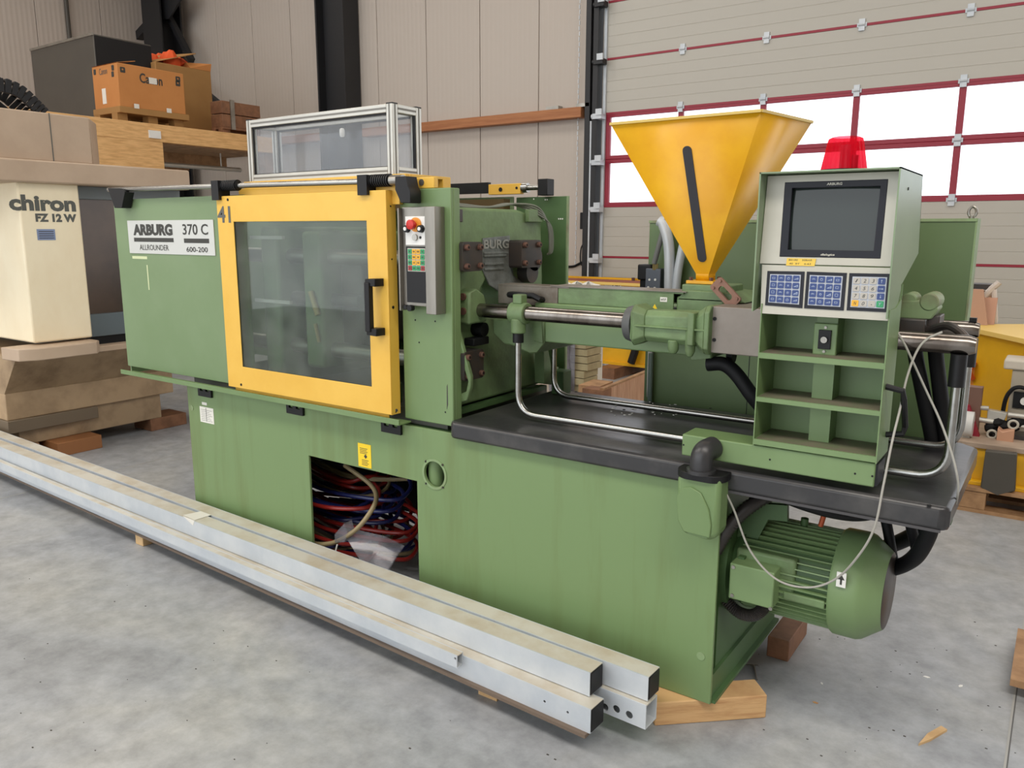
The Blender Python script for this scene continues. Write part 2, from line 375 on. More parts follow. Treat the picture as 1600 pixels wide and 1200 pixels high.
# track, rollers
obj('track_post', G().box(DX0 - .20, DX0 - .13, YW - .12, YW, 0, 7).box(DX0 - .10, DX0 - .03, YW - .12, YW + .05, 0, 7), STRUC, dr, bev=.004)
obj('track_edge', G().box(DX0 - .005, DX0 + .03, YW - .03, YW + .03, 0, 7), GALV, dr)
obj('downpipe', G().cyl((DX0 - .115, YW - .1, 0), (DX0 - .115, YW - .1, 2.9), .018, 12), GALV, dr)
for z in ZL[1:9]:
    g = G().box(DX0 - .07, DX0 + .05, YW - .16, YW - .05, z - .07, z - .01).cyl((DX0 - .09, YW - .13, z - .04), (DX0 + .02, YW - .13, z - .04), .03, 14)
    obj('roller_bracket', g, [STRUC if z > 3.2 else GALV], dr)
    obj('roller_plate', G().box(DX0 - .02, DX0 + .06, YW - .175, YW - .155, z - .03, z + .04), GALV, dr)
# chain + control box beside the post
ch = G()
for k in range(90): ch.box(DX0 - .335 + (.006 if k % 2 else 0), DX0 - .325 + (.006 if k % 2 else 0), YW - .06, YW - .05, 1.2 + k * .06, 1.2 + k * .06 + .045)
tag(obj('pull_chain', ch, GALV), 'thin hanging pull chain beside the black roller door track', 'chain')
a = A(908, 332, 1, YW - .06); b = A(918, 358, 1, YW - .06)
cb = obj('door_switch_box', G().box(a.x, b.x + .03, YW - .09, YW, b.z, a.z), BLACK, bev=.008)
tag(cb, 'small black door switch box with white buttons on the wall by the track', 'switch box')
for k in range(3):
    z = b.z + .04 + k * (a.z - b.z - .08) / 2
    obj('button', G().cyl(((a.x + b.x) / 2 + .02, YW - .1, z), ((a.x + b.x) / 2 + .02, YW - .085, z), .016, 12), WHITE, cb)
tag(obj('switch_cable', G().tube(catmull([A(914, 358, 1, YW - .03), A(916, 372, 1, YW - .03), A(908, 388, 1, YW - .03), A(907, 410, 1, YW - .03), A(912, 416, 1, YW - .03)]), .008, 8), BLACKM),
    'thin black cable hanging from the door switch box', 'cable')
tag(obj('power_cable', G().tube(catmull([A(918, 406, 1, YW - .02), A(905, 412, 1, YW - .02), A(896, 416, 1, YW - .02), A(880, 417, 1, YW - .02)]), .014, 8), BLACKM),
    'thicker black cable along the wall behind the track', 'cable')
# timber on the wall
bz0, bz1 = 2.955, 3.075
bm_ = obj('wall_beam', G().box(-8.72, DX0 - .24, YW - .14, YW - .001, bz0, bz1), WOODR, bev=.006)
tag(bm_, 'long reddish timber beam fixed along the white wall', 'beam')
bm2 = obj('wall_beam', G().box(-13.2, -9.42, YW - .14, YW - .001, bz0, bz1), WOODR, bev=.006)
tag(bm2, 'timber beam on the wall left of the black column, above the mezzanine end', 'beam')
for x in (-5.55, -5.12): obj('bracket', G().box(x, x + .18, YW - .12, YW - .02, bz1, bz1 + .04), STEEL, bm_)
# columns and bracing
def ibeam(g, x0, x1, y0, y1, z0, z1, t=.03):
    g.box(x0, x0 + t, y0, y1, z0, z1).box(x1 - t, x1, y0, y1, z0, z1); ym = (y0 + y1) / 2; g.box(x0 + t, x1 - t, ym - t / 2, ym + t / 2, z0, z1); return g
def hbeam(g, x0, x1, y0, y1, z0, z1, t=.03):
    g.box(x0, x1, y0, y0 + t, z0, z1).box(x0, x1, y1 - t, y1, z0, z1); xm = (x0 + x1) / 2; g.box(xm - t / 2, xm + t / 2, y0 + t, y1 - t, z0, z1); return g
tag(obj('steel_column', ibeam(G(), -9.42, -8.84, YW - .32, YW - .02, 0, 7), STRUC), 'black steel column against the white wall behind the glazed box', 'column')
cc = hbeam(G(), A(240, 40, 1, YW - .4).x, A(268, 40, 1, YW - .4).x, YW - .6, YW - .2, 0, 7)
co = obj('corner_column', cc, STRUC); tag(co, 'black steel column in the hall corner behind the stacked cartons', 'column')
def bar(g, a, b, wd): 
    a = V(a); b = V(b); return g.tube([a, b], wd, 4)
yb = YW - .35
obj('diagonal_brace', bar(G(), A(245, 26, 1, yb), A(205, 70, 1, yb), .09), STRUC, co)
obj('diagonal_brace', bar(G(), A(262, 22, 1, yb), A(300, 95, 1, yb), .06), STRUC, co)
obj('diagonal_brace', bar(G(), A(262, 95, 1, yb), A(345, 165, 1, yb), .06), STRUC, co)
obj('gusset_plate', G(front(yb - .1)).plate([front(yb - .1).at(*q) for q in ((226, -12), (292, -12), (266, 30), (242, 30))], 0, .03), STRUC, co)
tag(obj('wall_downpipe', G().cyl(A(99, -40, 0, XL + .06), V((XL + .06, A(99, -40, 0, XL + .06).y, 2.5)), .035, 10), DKGREY), 'thin dark pipe running down the left wall above the grey crate', 'pipe')

# ================================================================== mezzanine with its load
MX = -9.0
mz = thing('mezzanine', 'raised wooden storage platform with a pine edge beam and plywood side', 'platform', (MX, 6, 0))
obj('deck', G().box(XL + .05, MX - .05, 3.4, 7.3, 2.62, 2.80), PALLET, mz)
obj('edge_beam', G().box(MX - .06, MX, 3.4, 7.35, 2.63, 2.83), WOODX, mz, bev=.004)
obj('plywood_panel', G().box(MX - .04, MX - .005, 4.35, 5.66, 2.28, 2.63), WOODX, mz)
for y in (3.45, 7.25): obj('post', G().box(MX - .2, MX - .06, y - .07, y + .07, 0, 2.62), PALLET, mz)
for y in (3.45, 7.25): obj('post', G().box(XL + .2, XL + .34, y - .07, y + .07, 0, 2.62), PALLET, mz)
for k in range(4): obj('joist', G().box(-12.8 + k * .9, -12.7 + k * .9, 3.5, 7.25, 2.48, 2.62), PALLET, mz)
q = A(233, 203, 0, MX + .02); q2 = A(252, 217, 0, MX + .02)
obj('white_label', G().box(MX, MX + .02, q.y, q2.y, q2.z, q.z), WHITE, mz)
tag(obj('tube_lamp', G().cyl((MX - .5, 5.6, 2.42), (MX - .5, 7.1, 2.42), .03, 12).cyl((MX - .5, 5.9, 2.42), (MX - .5, 5.9, 2.62), .01, 8).cyl((MX - .5, 6.8, 2.42), (MX - .5, 6.8, 2.62), .01, 8), ALU),  # pale tube put in place of reflections under the deck
    'long thin tube lamp fixed under the wooden platform', 'lamp')
XC = -9.97; z0 = 2.83
a = A(145, 52, 0, XC); b = A(47, 76, 1, a.y)
ye = A(236, 70, 0, XC).y; cr = obj('storage_cabinet', G().box(b.x, XC, a.y, ye, 2.801, a.z), DKGREY, bev=.01)
tag(cr, 'large charcoal metal cabinet standing on the platform beside the orange carton', 'cabinet')
obj('black_side', G(sideX(XC)).plate([(a.y + .01, 2.83), (ye - .01, 2.83), (ye - .01, a.z - .02), (a.y + .01, a.z - .02)], 0, .01), BLACK, cr)
obj('top_rim', G(front(a.y)).box(b.x, XC, a.z - .02, a.z + .01, -.005, .01), STEEL, cr)
XC = -9.12
fx = sideX(XC); u0, v1 = fx.at(182, 97); u1, _ = fx.at(286, 114); v0 = 3.0
ffx = front(u0); ux0, _ = ffx.at(143, 103)
pl = thing('pallet', 'small wooden pallet under the printed orange carton', 'pallet', (XC - .3, u0, 2.83))
obj('deck_board', G().box(ux0 - .02, XC + .02, u0 - .02, u1 + .03, 2.93, 3.0), CARDP, pl, bev=.004)
for yy in (u0 + .04, (u0 + u1) / 2, u1 - .08):
    for xx in (XC - .1, ux0 + .06): obj('block', G().box(xx - .06, xx + .06, yy - .06, yy + .06, 2.83, 2.93), CARDP, pl)
ct = thing('carton', 'orange cardboard carton with dark printed word on a small pallet', 'carton', (XC - .3, u0 + .4, 3.0))
obj('body', G().box(ux0, XC, u0, u1, 3.0, v1), CARD, ct, bev=.006)
obj('flap', G().hexa([(ux0, u0 - .01, v1), (XC, u0 - .01, v1), (XC, u0, v1), (ux0, u0, v1), (ux0 + .1, u0 + .25, v1 + .08), (XC, u0 + .22, v1 + .05), (XC, u0 + .23, v1 + .045), (ux0 + .1, u0 + .26, v1 + .075)]), CARD, ct)
g = G(fx); c0 = fx.at(218, 122); c1 = fx.at(253, 122)
g.text('Canon', c0[0], c1[0], c0[1] - .05, c0[1] + .06, .002, .001, off=.02); obj('print', g, INK, ct)
e = fx.at(232, 120)
obj('paper_label', G(fx).box(e[0], e[0] + .1, e[1] - .075, e[1] - .005, 0, .004), PAPER, ct)
for p in ((208, 165), (259, 172)): e = fx.at(*p); obj('paper_label', G(fx).box(e[0], e[0] + .06, e[1] - .03, e[1] + .02, .02, .025), PAPER, pl)
g = G(ffx); e = ffx.at(155, 112); g.text('Canon', e[0], e[0] + .17, e[1] - .04, e[1] + .03, .002, .001); obj('print', g, INKG, ct)
g = G(ffx); e = ffx.at(160, 146); g.box(e[0], e[0] + .08, e[1] - .12, e[1] + .05, 0, .004); obj('paper_label', g, PAPER, ct)
g = G(fx)
for (x, y) in ((187, 104), (274, 119), (274, 126)): e = fx.at(x, y); g.plate(rrect(e[0], e[0] + .06, e[1] - .06, e[1], .01), .001, .003, [rrect(e[0] + .02, e[0] + .04, e[1] - .035, e[1] - .015, .005)])
g2 = G(ffx)
obj('handling_symbol', g, INK, ct)
for (x, y) in ((146, 109), (174, 102), (174, 112)): e = ffx.at(x, y); g2.plate(rrect(e[0], e[0] + .05, e[1] - .06, e[1], .01), .001, .003)
obj('handling_symbol', g2, INK, ct)
XC2 = -9.86; f2 = sideX(XC2); a0 = f2.at(258, 97)[0] + 0; a1, t1 = f2.at(329, 112); 
c2 = thing('open_carton', 'plain brown carton with open flaps and orange sheet inside', 'carton', (XC2 - .3, a0 + .3, 2.83))
obj('body', G().box(XC2 - .75, XC2, a0 - .14, a1, 2.83, t1), CARDP, c2, bev=.006)
obj('flap', G().hexa([(XC2 - .75, a1 - .3, t1), (XC2, a1 - .3, t1), (XC2, a1, t1), (XC2 - .75, a1, t1), (XC2 - .7, a1 - .3, t1 + .1), (XC2 - .1, a1 - .3, t1 + .08), (XC2, a1 + .02, t1 + .1), (XC2 - .75, a1 + .02, t1 + .12)]), CARD, c2)
obj('flap', G().hexa([(XC2 - .7, a0 - .13, t1), (XC2, a0 - .13, t1), (XC2, a0 - .12, t1), (XC2 - .7, a0 - .12, t1), (XC2 - .6, a0 + .1, t1 + .17), (XC2, a0 + .45, t1 + .2), (XC2, a0 + .46, t1 + .19), (XC2 - .6, a0 + .11, t1 + .16)]), CARDP, c2)
g = G(); pts = []
random.seed(3)
for k in range(9):
    c = V((XC2 - .45 + random.uniform(-.2, .25), a0 + .16 + random.uniform(-.16, .25), t1 + .005)); g.rev(c, c + V((random.uniform(-.1, .1), random.uniform(-.1, .1), random.uniform(.1, .26))), [(0, .14), (.5, .12), (1, .03)], 7)
tag(obj('orange_sheet', g, ORANGE), 'crumpled orange sheet heaped on top of the open brown carton', 'sheet')
XC3 = -9.2; f3 = sideX(XC3); b0 = f3.at(346, 160)[0]; b1, bt = f3.at(406, 166)
wc = thing('wooden_crate', 'brown wooden crate with metal clips at the platform end', 'crate', (XC3 - .3, b0, 2.83))
for k in range(2): obj('side_board', G().box(XC3 - .24, XC3, b0, b1, 2.93 + k * .165, 2.93 + k * .165 + .155), WOODB, wc, bev=.005)
obj('clip', G().box(XC3, XC3 + .02, b0 + .12, b0 + .18, 2.9, bt + .02), STEEL, wc)
obj('pallet_base', G().box(XC3 - .24, XC3, b0, b1, 2.9, 2.93).box(XC3 - .1, XC3 - .02, b0, b0 + .12, 2.83, 2.9).box(XC3 - .1, XC3 - .02, b1 - .12, b1, 2.83, 2.9).box(XC3 - .24, XC3 - .16, b0, b1, 2.83, 2.9), WOODB, wc)

# ================================================================== beige machining centre
X0 = -5.70
bg_ = thing('machining_centre', 'cream and taupe boxy milling machine with a dark window on wood blocks', 'machine', (-6.4, 3, .1))
ff = sideX(X0)
cy0 = ff.at(25, 283)[0]; cy1 = ff.at(122, 288)[0]; zt = 1.916; zb = .85
g = G(); g.box(-7.6, X0, cy0, cy1, zb, zt); obj('control_column', g, CREAM, bg_, bev=.012)
g = G(ff)
def ftext(g, fr, t, px0, px1, pyb, pyt, w=0., off=0., shear=0., d=.0012):
    """lettering on the face fr spanning the surveyed corners"""
    a = fr.at(px0, pyb, w); b = fr.at(px1, pyb, w); c = fr.at((px0 + px1) / 2, pyt, w); a2 = fr.at((px0 + px1) / 2, pyb, w)
    g.text(t, a[0], b[0], a2[1], c[1], w, d, off=off, shear=shear)
ftext(g, ff, 'chiron', 15, 119, 330, 305, .0, .045)
ftext(g, ff, 'FZ 12 W', 56, 120, 347, 334, .0, .06)
obj('lettering', g, INKG, bg_)
g = G(ff); a = ff.at(57, 358); b = ff.at(87, 375); g.box(a[0], b[0], b[1], a[1], 0, .003); g.mi = 1
for k in range(4): yy = b[1] + (a[1] - b[1]) * (.15 + .2 * k); g.box(a[0] + .01, b[0] - .01, yy, yy + .005, .003, .004)
obj('type_plate', g, [mat('blue_grey_plate', (132, 146, 178), .4, .4), INK], bg_)
# hood across the top and the boxes above it
g = G(); hy1 = sideX(X0 + .1).at(301, 267)[0]; hz0 = sideX(X0 + .1).at(121, 288)[1]; hz1 = sideX(X0 + .1).at(200, 259)[1]
g.box(-7.7, X0 + .06, 1.9, hy1, hz0, hz1); obj('hood', g, TAUPE, bg_, bev=.012)
g = G(); fb = sideX(X0); k0 = fb.at(6, 250)[0]; k1, kz = fb.at(139, 184); k0b, kz1 = fb.at(9, 181)
g.box(-7.4, X0, k0 - .02, k1, hz1, kz + .0); g.loft([(X0, k1, hz1), (-7.3, k1, hz1), (-7.3, k1 + .25, hz1), (X0 - .25, k1 + .18, hz1)], [(X0, k1, kz), (-7.3, k1, kz), (-7.3, k1 + .25, kz), (X0 - .25, k1 + .18, kz)])
obj('upper_housing', g, TAUPE, bg_, bev=.008)
g = G(); g.box(-7.4, X0 - .02, k0 - .06, k0 - .02, hz1, kz); obj('side_trim', g, mat('pale_trim', (206, 206, 200), .5), bg_)
m1 = fb.at(80, 220)[0]; obj('panel_joint', G().box(X0 - .001, X0 + .003, m1, m1 + .006, hz1, kz), INKG, bg_)
# enclosure: window
DW = X0 - .12; fd = sideX(DW)
g = G(); g.box(-7.6, DW - .05, cy1 - .1, hy1, .62, hz0); obj('enclosure', g, mat('grey_enclosure', (104, 112, 114), .5), bg_)
wz1 = fd.at(150, 312)[1]; wz0 = fd.at(165, 489)[1]; lz = fd.at(170, 523)[1]
obj('window_header', G().box(DW - .05, DW + .03, cy1, hy1, wz1, hz0), mat('blue_grey_frame', (118, 126, 130), .5), bg_, bev=.004)
obj('window_pane', G().box(DW - .05, DW, cy1 - .02, hy1 - .04, wz0, wz1), mat('smoked_pane', (84, 70, 60), .22, .3, c2=(58, 50, 46), sc=1.5, amt=.8), bg_)
obj('window_sill', G().box(DW - .05, DW + .04, cy1 - .02, hy1 - .04, lz, wz0), mat('blue_grey_sill', (92, 104, 110), .5), bg_, bev=.004)
obj('lower_gap', G().box(DW - .05, DW + .02, cy1 - .02, hy1, zb - .12, lz), BLACKM, bg_)
# tray under the column, skirt, band, base
ft = sideX(X0 + .16); t0 = ft.at(60, 545)[0]; t1 = ft.at(158, 540)[0]; tz1 = ft.at(100, 540)[1]; tz0 = ft.at(100, 559)[1]
g = G(Fr((0, 0, 0), (1, 0, 0), (0, 1, 0)))
g.plate([(X0 - .1, t0 - .12), (X0 + .10, t0 - .10), (X0 + .16, t0), (X0 + .16, t1 - .03), (X0 + .08, t1 + .03), (X0 - .1, t1 + .03)], tz0, tz1)
obj('tray', g, TAUPE, bg_, bev=.006)
XR = -5.95; fr_ = sideX(XR); r0, rz = fr_.at(7, 616); r1 = hy1 + .35; bz = fr_.at(14, 658)[1]
fs = sideX(X0 - .02); s0, sz = fs.at(25, 560)
g = G().loft([(X0 - .02, s0, sz), (X0 - .02, r1, sz), (-7.7, r1, sz), (-7.7, s0, sz)], [(XR, r0, rz), (XR, r1, rz), (-7.7, r1, rz), (-7.7, r0, rz)])
obj('skirt', g, SKIRT, bg_)
obj('sill_ledge', G().box(X0 - .12, X0 + .02, cy1, r1, sz - .02, sz + .02), TAUPE, bg_, bev=.004)
be = fr_.at(272, 620)[0]
obj('lower_band', G().box(-7.7, XR, r0, be, bz, rz), mat('dusty_band', (176, 150, 118), .55, c2=(120, 98, 72), sc=3, amt=.7, lo=.45, hi=.7), bg_, bev=.006)
obj('ledge_strip', G().box(-7.7, XR + .02, r0 - .01, r0 + .62, bz - .09, bz), mat('grimy_edge', (110, 96, 78), .6), bg_, bev=.004)
XB = -5.98; fbb = sideX(XB); b0 = fbb.at(32, 700)[0]; b1 = fbb.at(252, 640)[0]
obj('base_frame', G().box(-7.6, XB, b0, b1, .1, bz), SKIRT, bg_, bev=.006)
obj('levelling_foot', G().cyl((XB - .12, b1 - .06, .1), (XB - .12, b1 - .06, .28), .02, 10).cyl((XB - .12, b1 - .06, .1), (XB - .12, b1 - .06, .13), .06, 12), BLACKM, bg_)
# energy chain on top
g = G(); cpts = catmull([(X0 - .35, k0 - .35, kz + .07), (X0 - .35, k0 - .12, kz + .13), (X0 - .35, k0 + .10, kz + .175), (X0 - .35, k0 + .24, kz + .155), (X0 - .35, k0 + .33, kz + .08), (X0 - .35, k0 + .39, kz + .02)], 3)
first = None
for i, (a, b) in enumerate(zip(cpts, cpts[1:])):
    t = (b - a).normalized(); n_ = V((0, -t.z, t.y)); m = (a + b) / 2; L_ = (b - a).length * .42
    g = G()
    for x in (-.13, .11): g.hexa([m + V((x + dx, 0, 0)) + t * dt + n_ * dn for dn in (-.045, .045) for dx, dt in ((0, -L_), (.02, -L_), (.02, L_), (0, L_))])
    g.hexa([m + V((dx, 0, 0)) + t * dt + n_ * dn for dn in (.035, .05) for dx, dt in ((-.12, -L_ * .6), (.12, -L_ * .6), (.12, L_ * .6), (-.12, L_ * .6))])
    obj('chain_link', g, BLACK, bg_, bev=.003)
g = G()
for k in range(5): g.tube(catmull([(X0 - .42 + k * .03, k0 - .4, kz + .03 + .015 * (k % 2)), (X0 - .42 + k * .03, k0, kz + .10 + .02 * (k % 3)), (X0 - .42 + k * .03, k0 + .2, kz + .02)]), .018, 8)
obj('cable_bundle', g, BLACKM, bg_)
# wood blocks below it
def block(name, p0, p1, h, lab, m=WOOD, g_=None):
    o = obj(name, G().box(p0[0], p1[0], p0[1], p1[1], 0, h), m, bev=.004); tag(o, lab, 'wood block', g_); return o
q0 = A(82, 722, 2, 0); q1 = A(162, 702, 2, 0)
block('wood_block', (XB - .5, max(q1.y - .30, b0 + .13)), (XB + .16, q1.y + .02), .1, 'orange brown wood block under the front of the cream milling machine', mat('orange_block_wood', (150, 100, 60), .65))
block('wood_block', (XB - .25, b1 - .10), (XB - .0, b1 + .22), .1, 'dark wood block under the far foot of the cream milling machine', WOODB)
block('wood_block', (XB - .3, b0 - .02), (XB + .02, b0 + .12), .1, 'pale dirty wood block at the near corner of the cream milling machine', PALLET)

# ================================================================== injection moulding machine (one thing)
M = thing('injection_moulding_machine', 'green injection moulding machine with yellow sliding door and yellow hopper', 'machine', (-2, 2.7, .085))
YF, YB, ZB = 2.298, 3.10, .085
f = front(YF)
# --- base cabinet
c0 = f.at(679, 741)
hole = circle(c0[0], c0[1], .053)
out = [(-3.61, ZB), (-2.712, ZB), (-2.712, .612), (-2.068, .612), (-2.068, ZB), (-.812, ZB), (-.812, .838), (-3.61, .838)]
obj('base_front', G(f).plate(out, -.012, 0, [hole]), GREENL, M, bev=.002)
g = G()
g.box(-3.61, -3.598, YF + .012, YB, ZB, .838).box(-2.068, -2.056, YF + .012, YB, ZB, .612)
g.box(-2.06, -.83, YB - .012, YB, ZB, .838).box(-3.598, -.83, YF + .012, YB - .012, .826, .838)
g.box(-.845, -.83, YF + .08, YB - .012, ZB, .826).box(-2.056, -.845, YF + .012, YB - .012, ZB, ZB + .01)
obj('base_frame', g, GREEND, M)
obj('base_back_sheet', G().box(-3.598, -2.06, YB - .012, YB, ZB, .838).box(-2.72, -2.60, 2.9, 3.08, .45, .82), DARKIN, M)  # near-black colour stands in for the shade inside the base
obj('base_foot_flange', G().box(-.83, -.80, YF + .012, YB - .1, ZB, ZB + .012).box(-.83, -.818, YF + .0121, YB - .1, ZB + .0121, ZB + .09), GREEND, M)
obj('porthole_ring', G(f).plate(circle(c0[0], c0[1], .063), 0, .003, [hole]), GREENT, M)
for k in range(4):
    t = R(45 + 90 * k); obj('screw', G(f).cyl((c0[0] + .072 * math.cos(t) * .85, c0[1] + .072 * math.sin(t) * .9, 0), (c0[0] + .072 * math.cos(t) * .85, c0[1] + .072 * math.sin(t) * .9, .003), .005, 8), DARKM, M)
obj('baffle_pipe', G().cyl((c0[0] - .03, YF + .05, c0[1] - .2), (c0[0] - .03, YF + .05, c0[1] + .15), .035, 20), GREEN, M)
for p in ((1095, 1025), (300, 637)):
    e = f.at(*p); obj('cover_cap', G(f).cyl((e[0], e[1], 0), (e[0], e[1], .002), .014, 20), GREENT, M)
g = G(f); g.box(-3.511, -3.399, .658, .738, .0005, .0015); a = f.at(318, 634); g.box(a[0] - .01, a[0] + .03, .748, .762, .0005, .0015); g.mi = 1
for k in range(7): g.box(-3.50, -3.41 - .01 * (k % 3), .668 + k * .009, .6695 + k * .009, .0016, .002)
g.box(-3.46, -3.457, .665, .735, .0016, .002); obj('paper_label', g, [PAPER, INKG], M)
g = G(f); g.box(-2.396, -2.32, .62, .722, .0005, .0015); g.mi = 1
for k in range(4): g.box(-2.385, -2.34 - .006 * (k % 2), .700 - k * .007, .7025 - k * .007, .0016, .002)
for k in range(4): g.box(-2.375, -2.335 - .006 * (k % 2), .65 - k * .007, .6525 - k * .007, .0016, .002)
g.plate([(-2.362, .668), (-2.352, .678), (-2.342, .668), (-2.352, .658)], .0016, .002)
obj('warning_label', g, [STICK, INK], M)
# --- rail below the door
obj('lower_rail', G().box(-4.09, -2.09, 2.225, 2.232, .853, .876).box(-4.09, -2.09, 2.232, YF - .001, .853, .859), GREEN, M, bev=.001)
for a, b in ((-3.501, -3.394), (-2.835, -2.725), (-2.248, -2.139)):
    g = G(front(2.29)).plate([(a, .794), (b, .794), (b, .846), (a, .846)], -.0075, .004, [rrect(a + .018, a + .044, .822, .836, .003), rrect(b - .044, b - .018, .822, .836, .003)])
    obj('rail_clip', g, BLACK, M, bev=.001)
# --- clamp cover (green, left)
YC = 2.285; fc = front(YC)
obj('clamp_cover', G().box(-4.12, -3.05, YC, YC + .012, .885, 1.758).box(-4.12, -4.108, YC + .012, YB, .845, 1.758).box(-4.108, -2.15, YB - .012, YB, .85, 1.758).box(-4.108, -3.1, YC + .012, YC + .2, 1.745, 1.757), mat('green_cover_paint', (122, 144, 106), .36, c2=(112, 136, 94), sc=2, amt=.7), M, bev=.002)
n0, n1, n2, n3 = -3.998, -3.275, 1.487, 1.651
npl = obj('name_plate', G(fc).box(n0, n1, n2, n3, .0005, .004), PLATEM, M)
g = G(fc)
ftext(g, fc, 'ARBURG', 209, 270, 368, 350, .004, .055); ftext(g, fc, 'ALLROUNDER', 219, 264, 391, 382.5, .004, 0)
ftext(g, fc, '370 C', 286, 325.5, 367, 350, .004, 0.012); ftext(g, fc, '600-200', 292, 325, 394, 386, .004, 0.008)
for (x0, x1, y0, y1) in ((210, 271, 372, 377.5), (288, 326.5, 373, 379.5)):
    a = fc.at(x0, y1, .004); b = fc.at(x1, y0, .004); g.box(a[0], b[0], a[1], b[1], .004, .005)
obj('lettering', g, INK, npl)
g = G(fc)
for (x0, y0, x1, y1, wd) in ((207, 402, 230, 402.5, .014), (230, 414, 234.5, 453, .009)):
    a = fc.at(x0, y0); b = fc.at(x1, y1)
    if abs(a[0] - b[0]) > abs(a[1] - b[1]): g.box(a[0], b[0], a[1] - wd / 2, a[1] + wd / 2, .0005, .001)
    else: g.box(a[0] - wd / 2, a[0] + wd / 2, a[1], b[1], .0005, .001)
obj('tape_strip', g, mat('pale_tape', (206, 214, 170), .6), M)
# --- yellow sliding door
YD = 2.235; fd = front(YD)
door = obj('sliding_door', G(fd).plate([(-3.175, .887), (-2.137, .887), (-2.137, 1.752), (-3.175, 1.752)], -.004, 0, [[(-3.062, .990), (-2.242, .990), (-2.242, 1.640), (-3.062, 1.640)]]), YELLOW, M, bev=.002)
g = G().box(-2.141, -2.137, YD + .004, YD + .052, .887, 1.752).box(-3.175, -3.171, YD + .004, YD + .04, .887, 1.752).box(-3.171, -2.141, YD + .004, YD + .04, .887, .891).box(-3.15, -2.17, YD + .02, YD + .024, .868, .886)
obj('door_return', g, YELLOW, door)
obj('door_window', G().box(-3.07, -2.234, YD + .006, YD + .010, .982, 1.648), GL_DOOR, door)
g = G(fd); 
for (px, py) in ((356, 312), (377, 601), (620, 641)): e = fd.at(px, py); g.cyl((e[0], e[1], 0), (e[0], e[1], .002), .006, 10)
obj('screw_holes', g, BLACK, door)
g = G(sideX(-2.137))
for (px, py, r) in ((615, 480, .006), (609, 322, .003), (611, 405, .003), (621, 643, .003)): e = sideX(-2.137).at(px, py); g.cyl((YD + .024, e[1], 0), (YD + .024, e[1], .002), r, 10)
obj('side_screws', g, BLACK, door)
g = G(fd); ftext(g, fd, '41', 341, 361, 348, 322, 0, .02); obj('number_mark', g, INKG, door)
h0 = fd.at(600, 441); h1 = fd.at(603, 518); hx = fd.at(573, 441, .045)[0]
g = G(fd); g.hexa([(h0[0], h0[1] - .014, 0), (h0[0], h0[1] + .014, 0), (h0[0] - .02, h0[1] + .014, 0), (h0[0] - .02, h0[1] - .014, 0), (h0[0] - .0, h0[1] - .014, .02), (h0[0] - .0, h0[1] + .014, .02), (hx, h0[1] + .01, .055), (hx, h0[1] - .01, .055)])
hd = G(fd)
for v in (h0[1], h1[1]): hd.plate([(hx - .006, v - .013), (h0[0], v - .015), (h0[0], v + .015), (hx - .006, v + .013)], .0, .05)
hd.box(hx - .006, hx + .020, h1[1], h0[1], .032, .056)
obj('door_handle', hd, BLACK, door, bev=.003)
g.bm.free()
# --- slide rods on top
YR = 2.25
obj('slide_rod', G().cyl((-4.09, YR, 1.806), (-2.03, YR, 1.785), .011, 16), CHROME, M)
eb = front(YR - .02)
obj('end_bracket', G(eb).plate([eb.at(*p) for p in ((168, 294), (190, 294), (195, 300), (190, 325), (179, 325))], -.05, 0), BLACK, M, bev=.002)
def carriage(x0, x1, z):
    g = G().box(x0, x0 + .05, YR - .03, YR + .03, 1.735, z + .022)
    for k in range(9): g.cyl((x0 + .05 + k * (x1 - x0 - .05) / 9, YR, z), (x0 + .05 + (k + .55) * (x1 - x0 - .05) / 9, YR, z), .024, 18)
    g.cyl((x0 + .05, YR, z), (x1, YR, z), .018, 18)
    obj('rod_bellows', g, BLACK, M)
carriage(-3.185, -3.03, 1.797); carriage(-2.27, -2.12, 1.788)
g = G(front(YR - .03)); ez = front(YR - .03)
obj('end_bracket', g.plate([ez.at(*p) for p in ((617, 276), (634, 275), (637, 290), (641, 298), (641, 317), (626, 317), (617, 296))], -.06, 0), BLACK, M, bev=.002)
obj('rod_collar', G().cyl((-2.12, YR, 1.787), (-2.06, YR, 1.787), .019, 16), STEEL, M)
# --- yellow top frame
obj('top_beam', G().box(-3.10, -2.12, 2.33, 2.345, 1.772, 1.817).box(-3.10, -2.12, 2.345, 2.36, 1.805, 1.817).box(-3.10, -2.12, 2.55, 2.60, 1.772, 1.817).box(-3.1, -3.06, 2.36, 2.55, 1.805, 1.817).box(-2.16, -2.12, 2.36, 2.55, 1.805, 1.817), YELLOW, M, bev=.002)
obj('inner_beam', G().box(-3.1, -2.3, 2.30, 2.32, 1.755, 1.785), YELLOW, M, bev=.002)
obj('inner_beam', G().box(-2.29, -2.10, 2.27, 2.29, 1.70, 1.77), YELLOW, M, bev=.002)
tb = obj('top_block', G().box(-2.10, -1.955, 2.30, 2.325, 1.7565, 1.797), YELLOW, M, bev=.003)
e = front(2.30).at(659, 285); obj('round_cap', G(front(2.30)).cyl((e[0], e[1], 0), (e[0], e[1], .003), .012, 16), STEEL, tb)
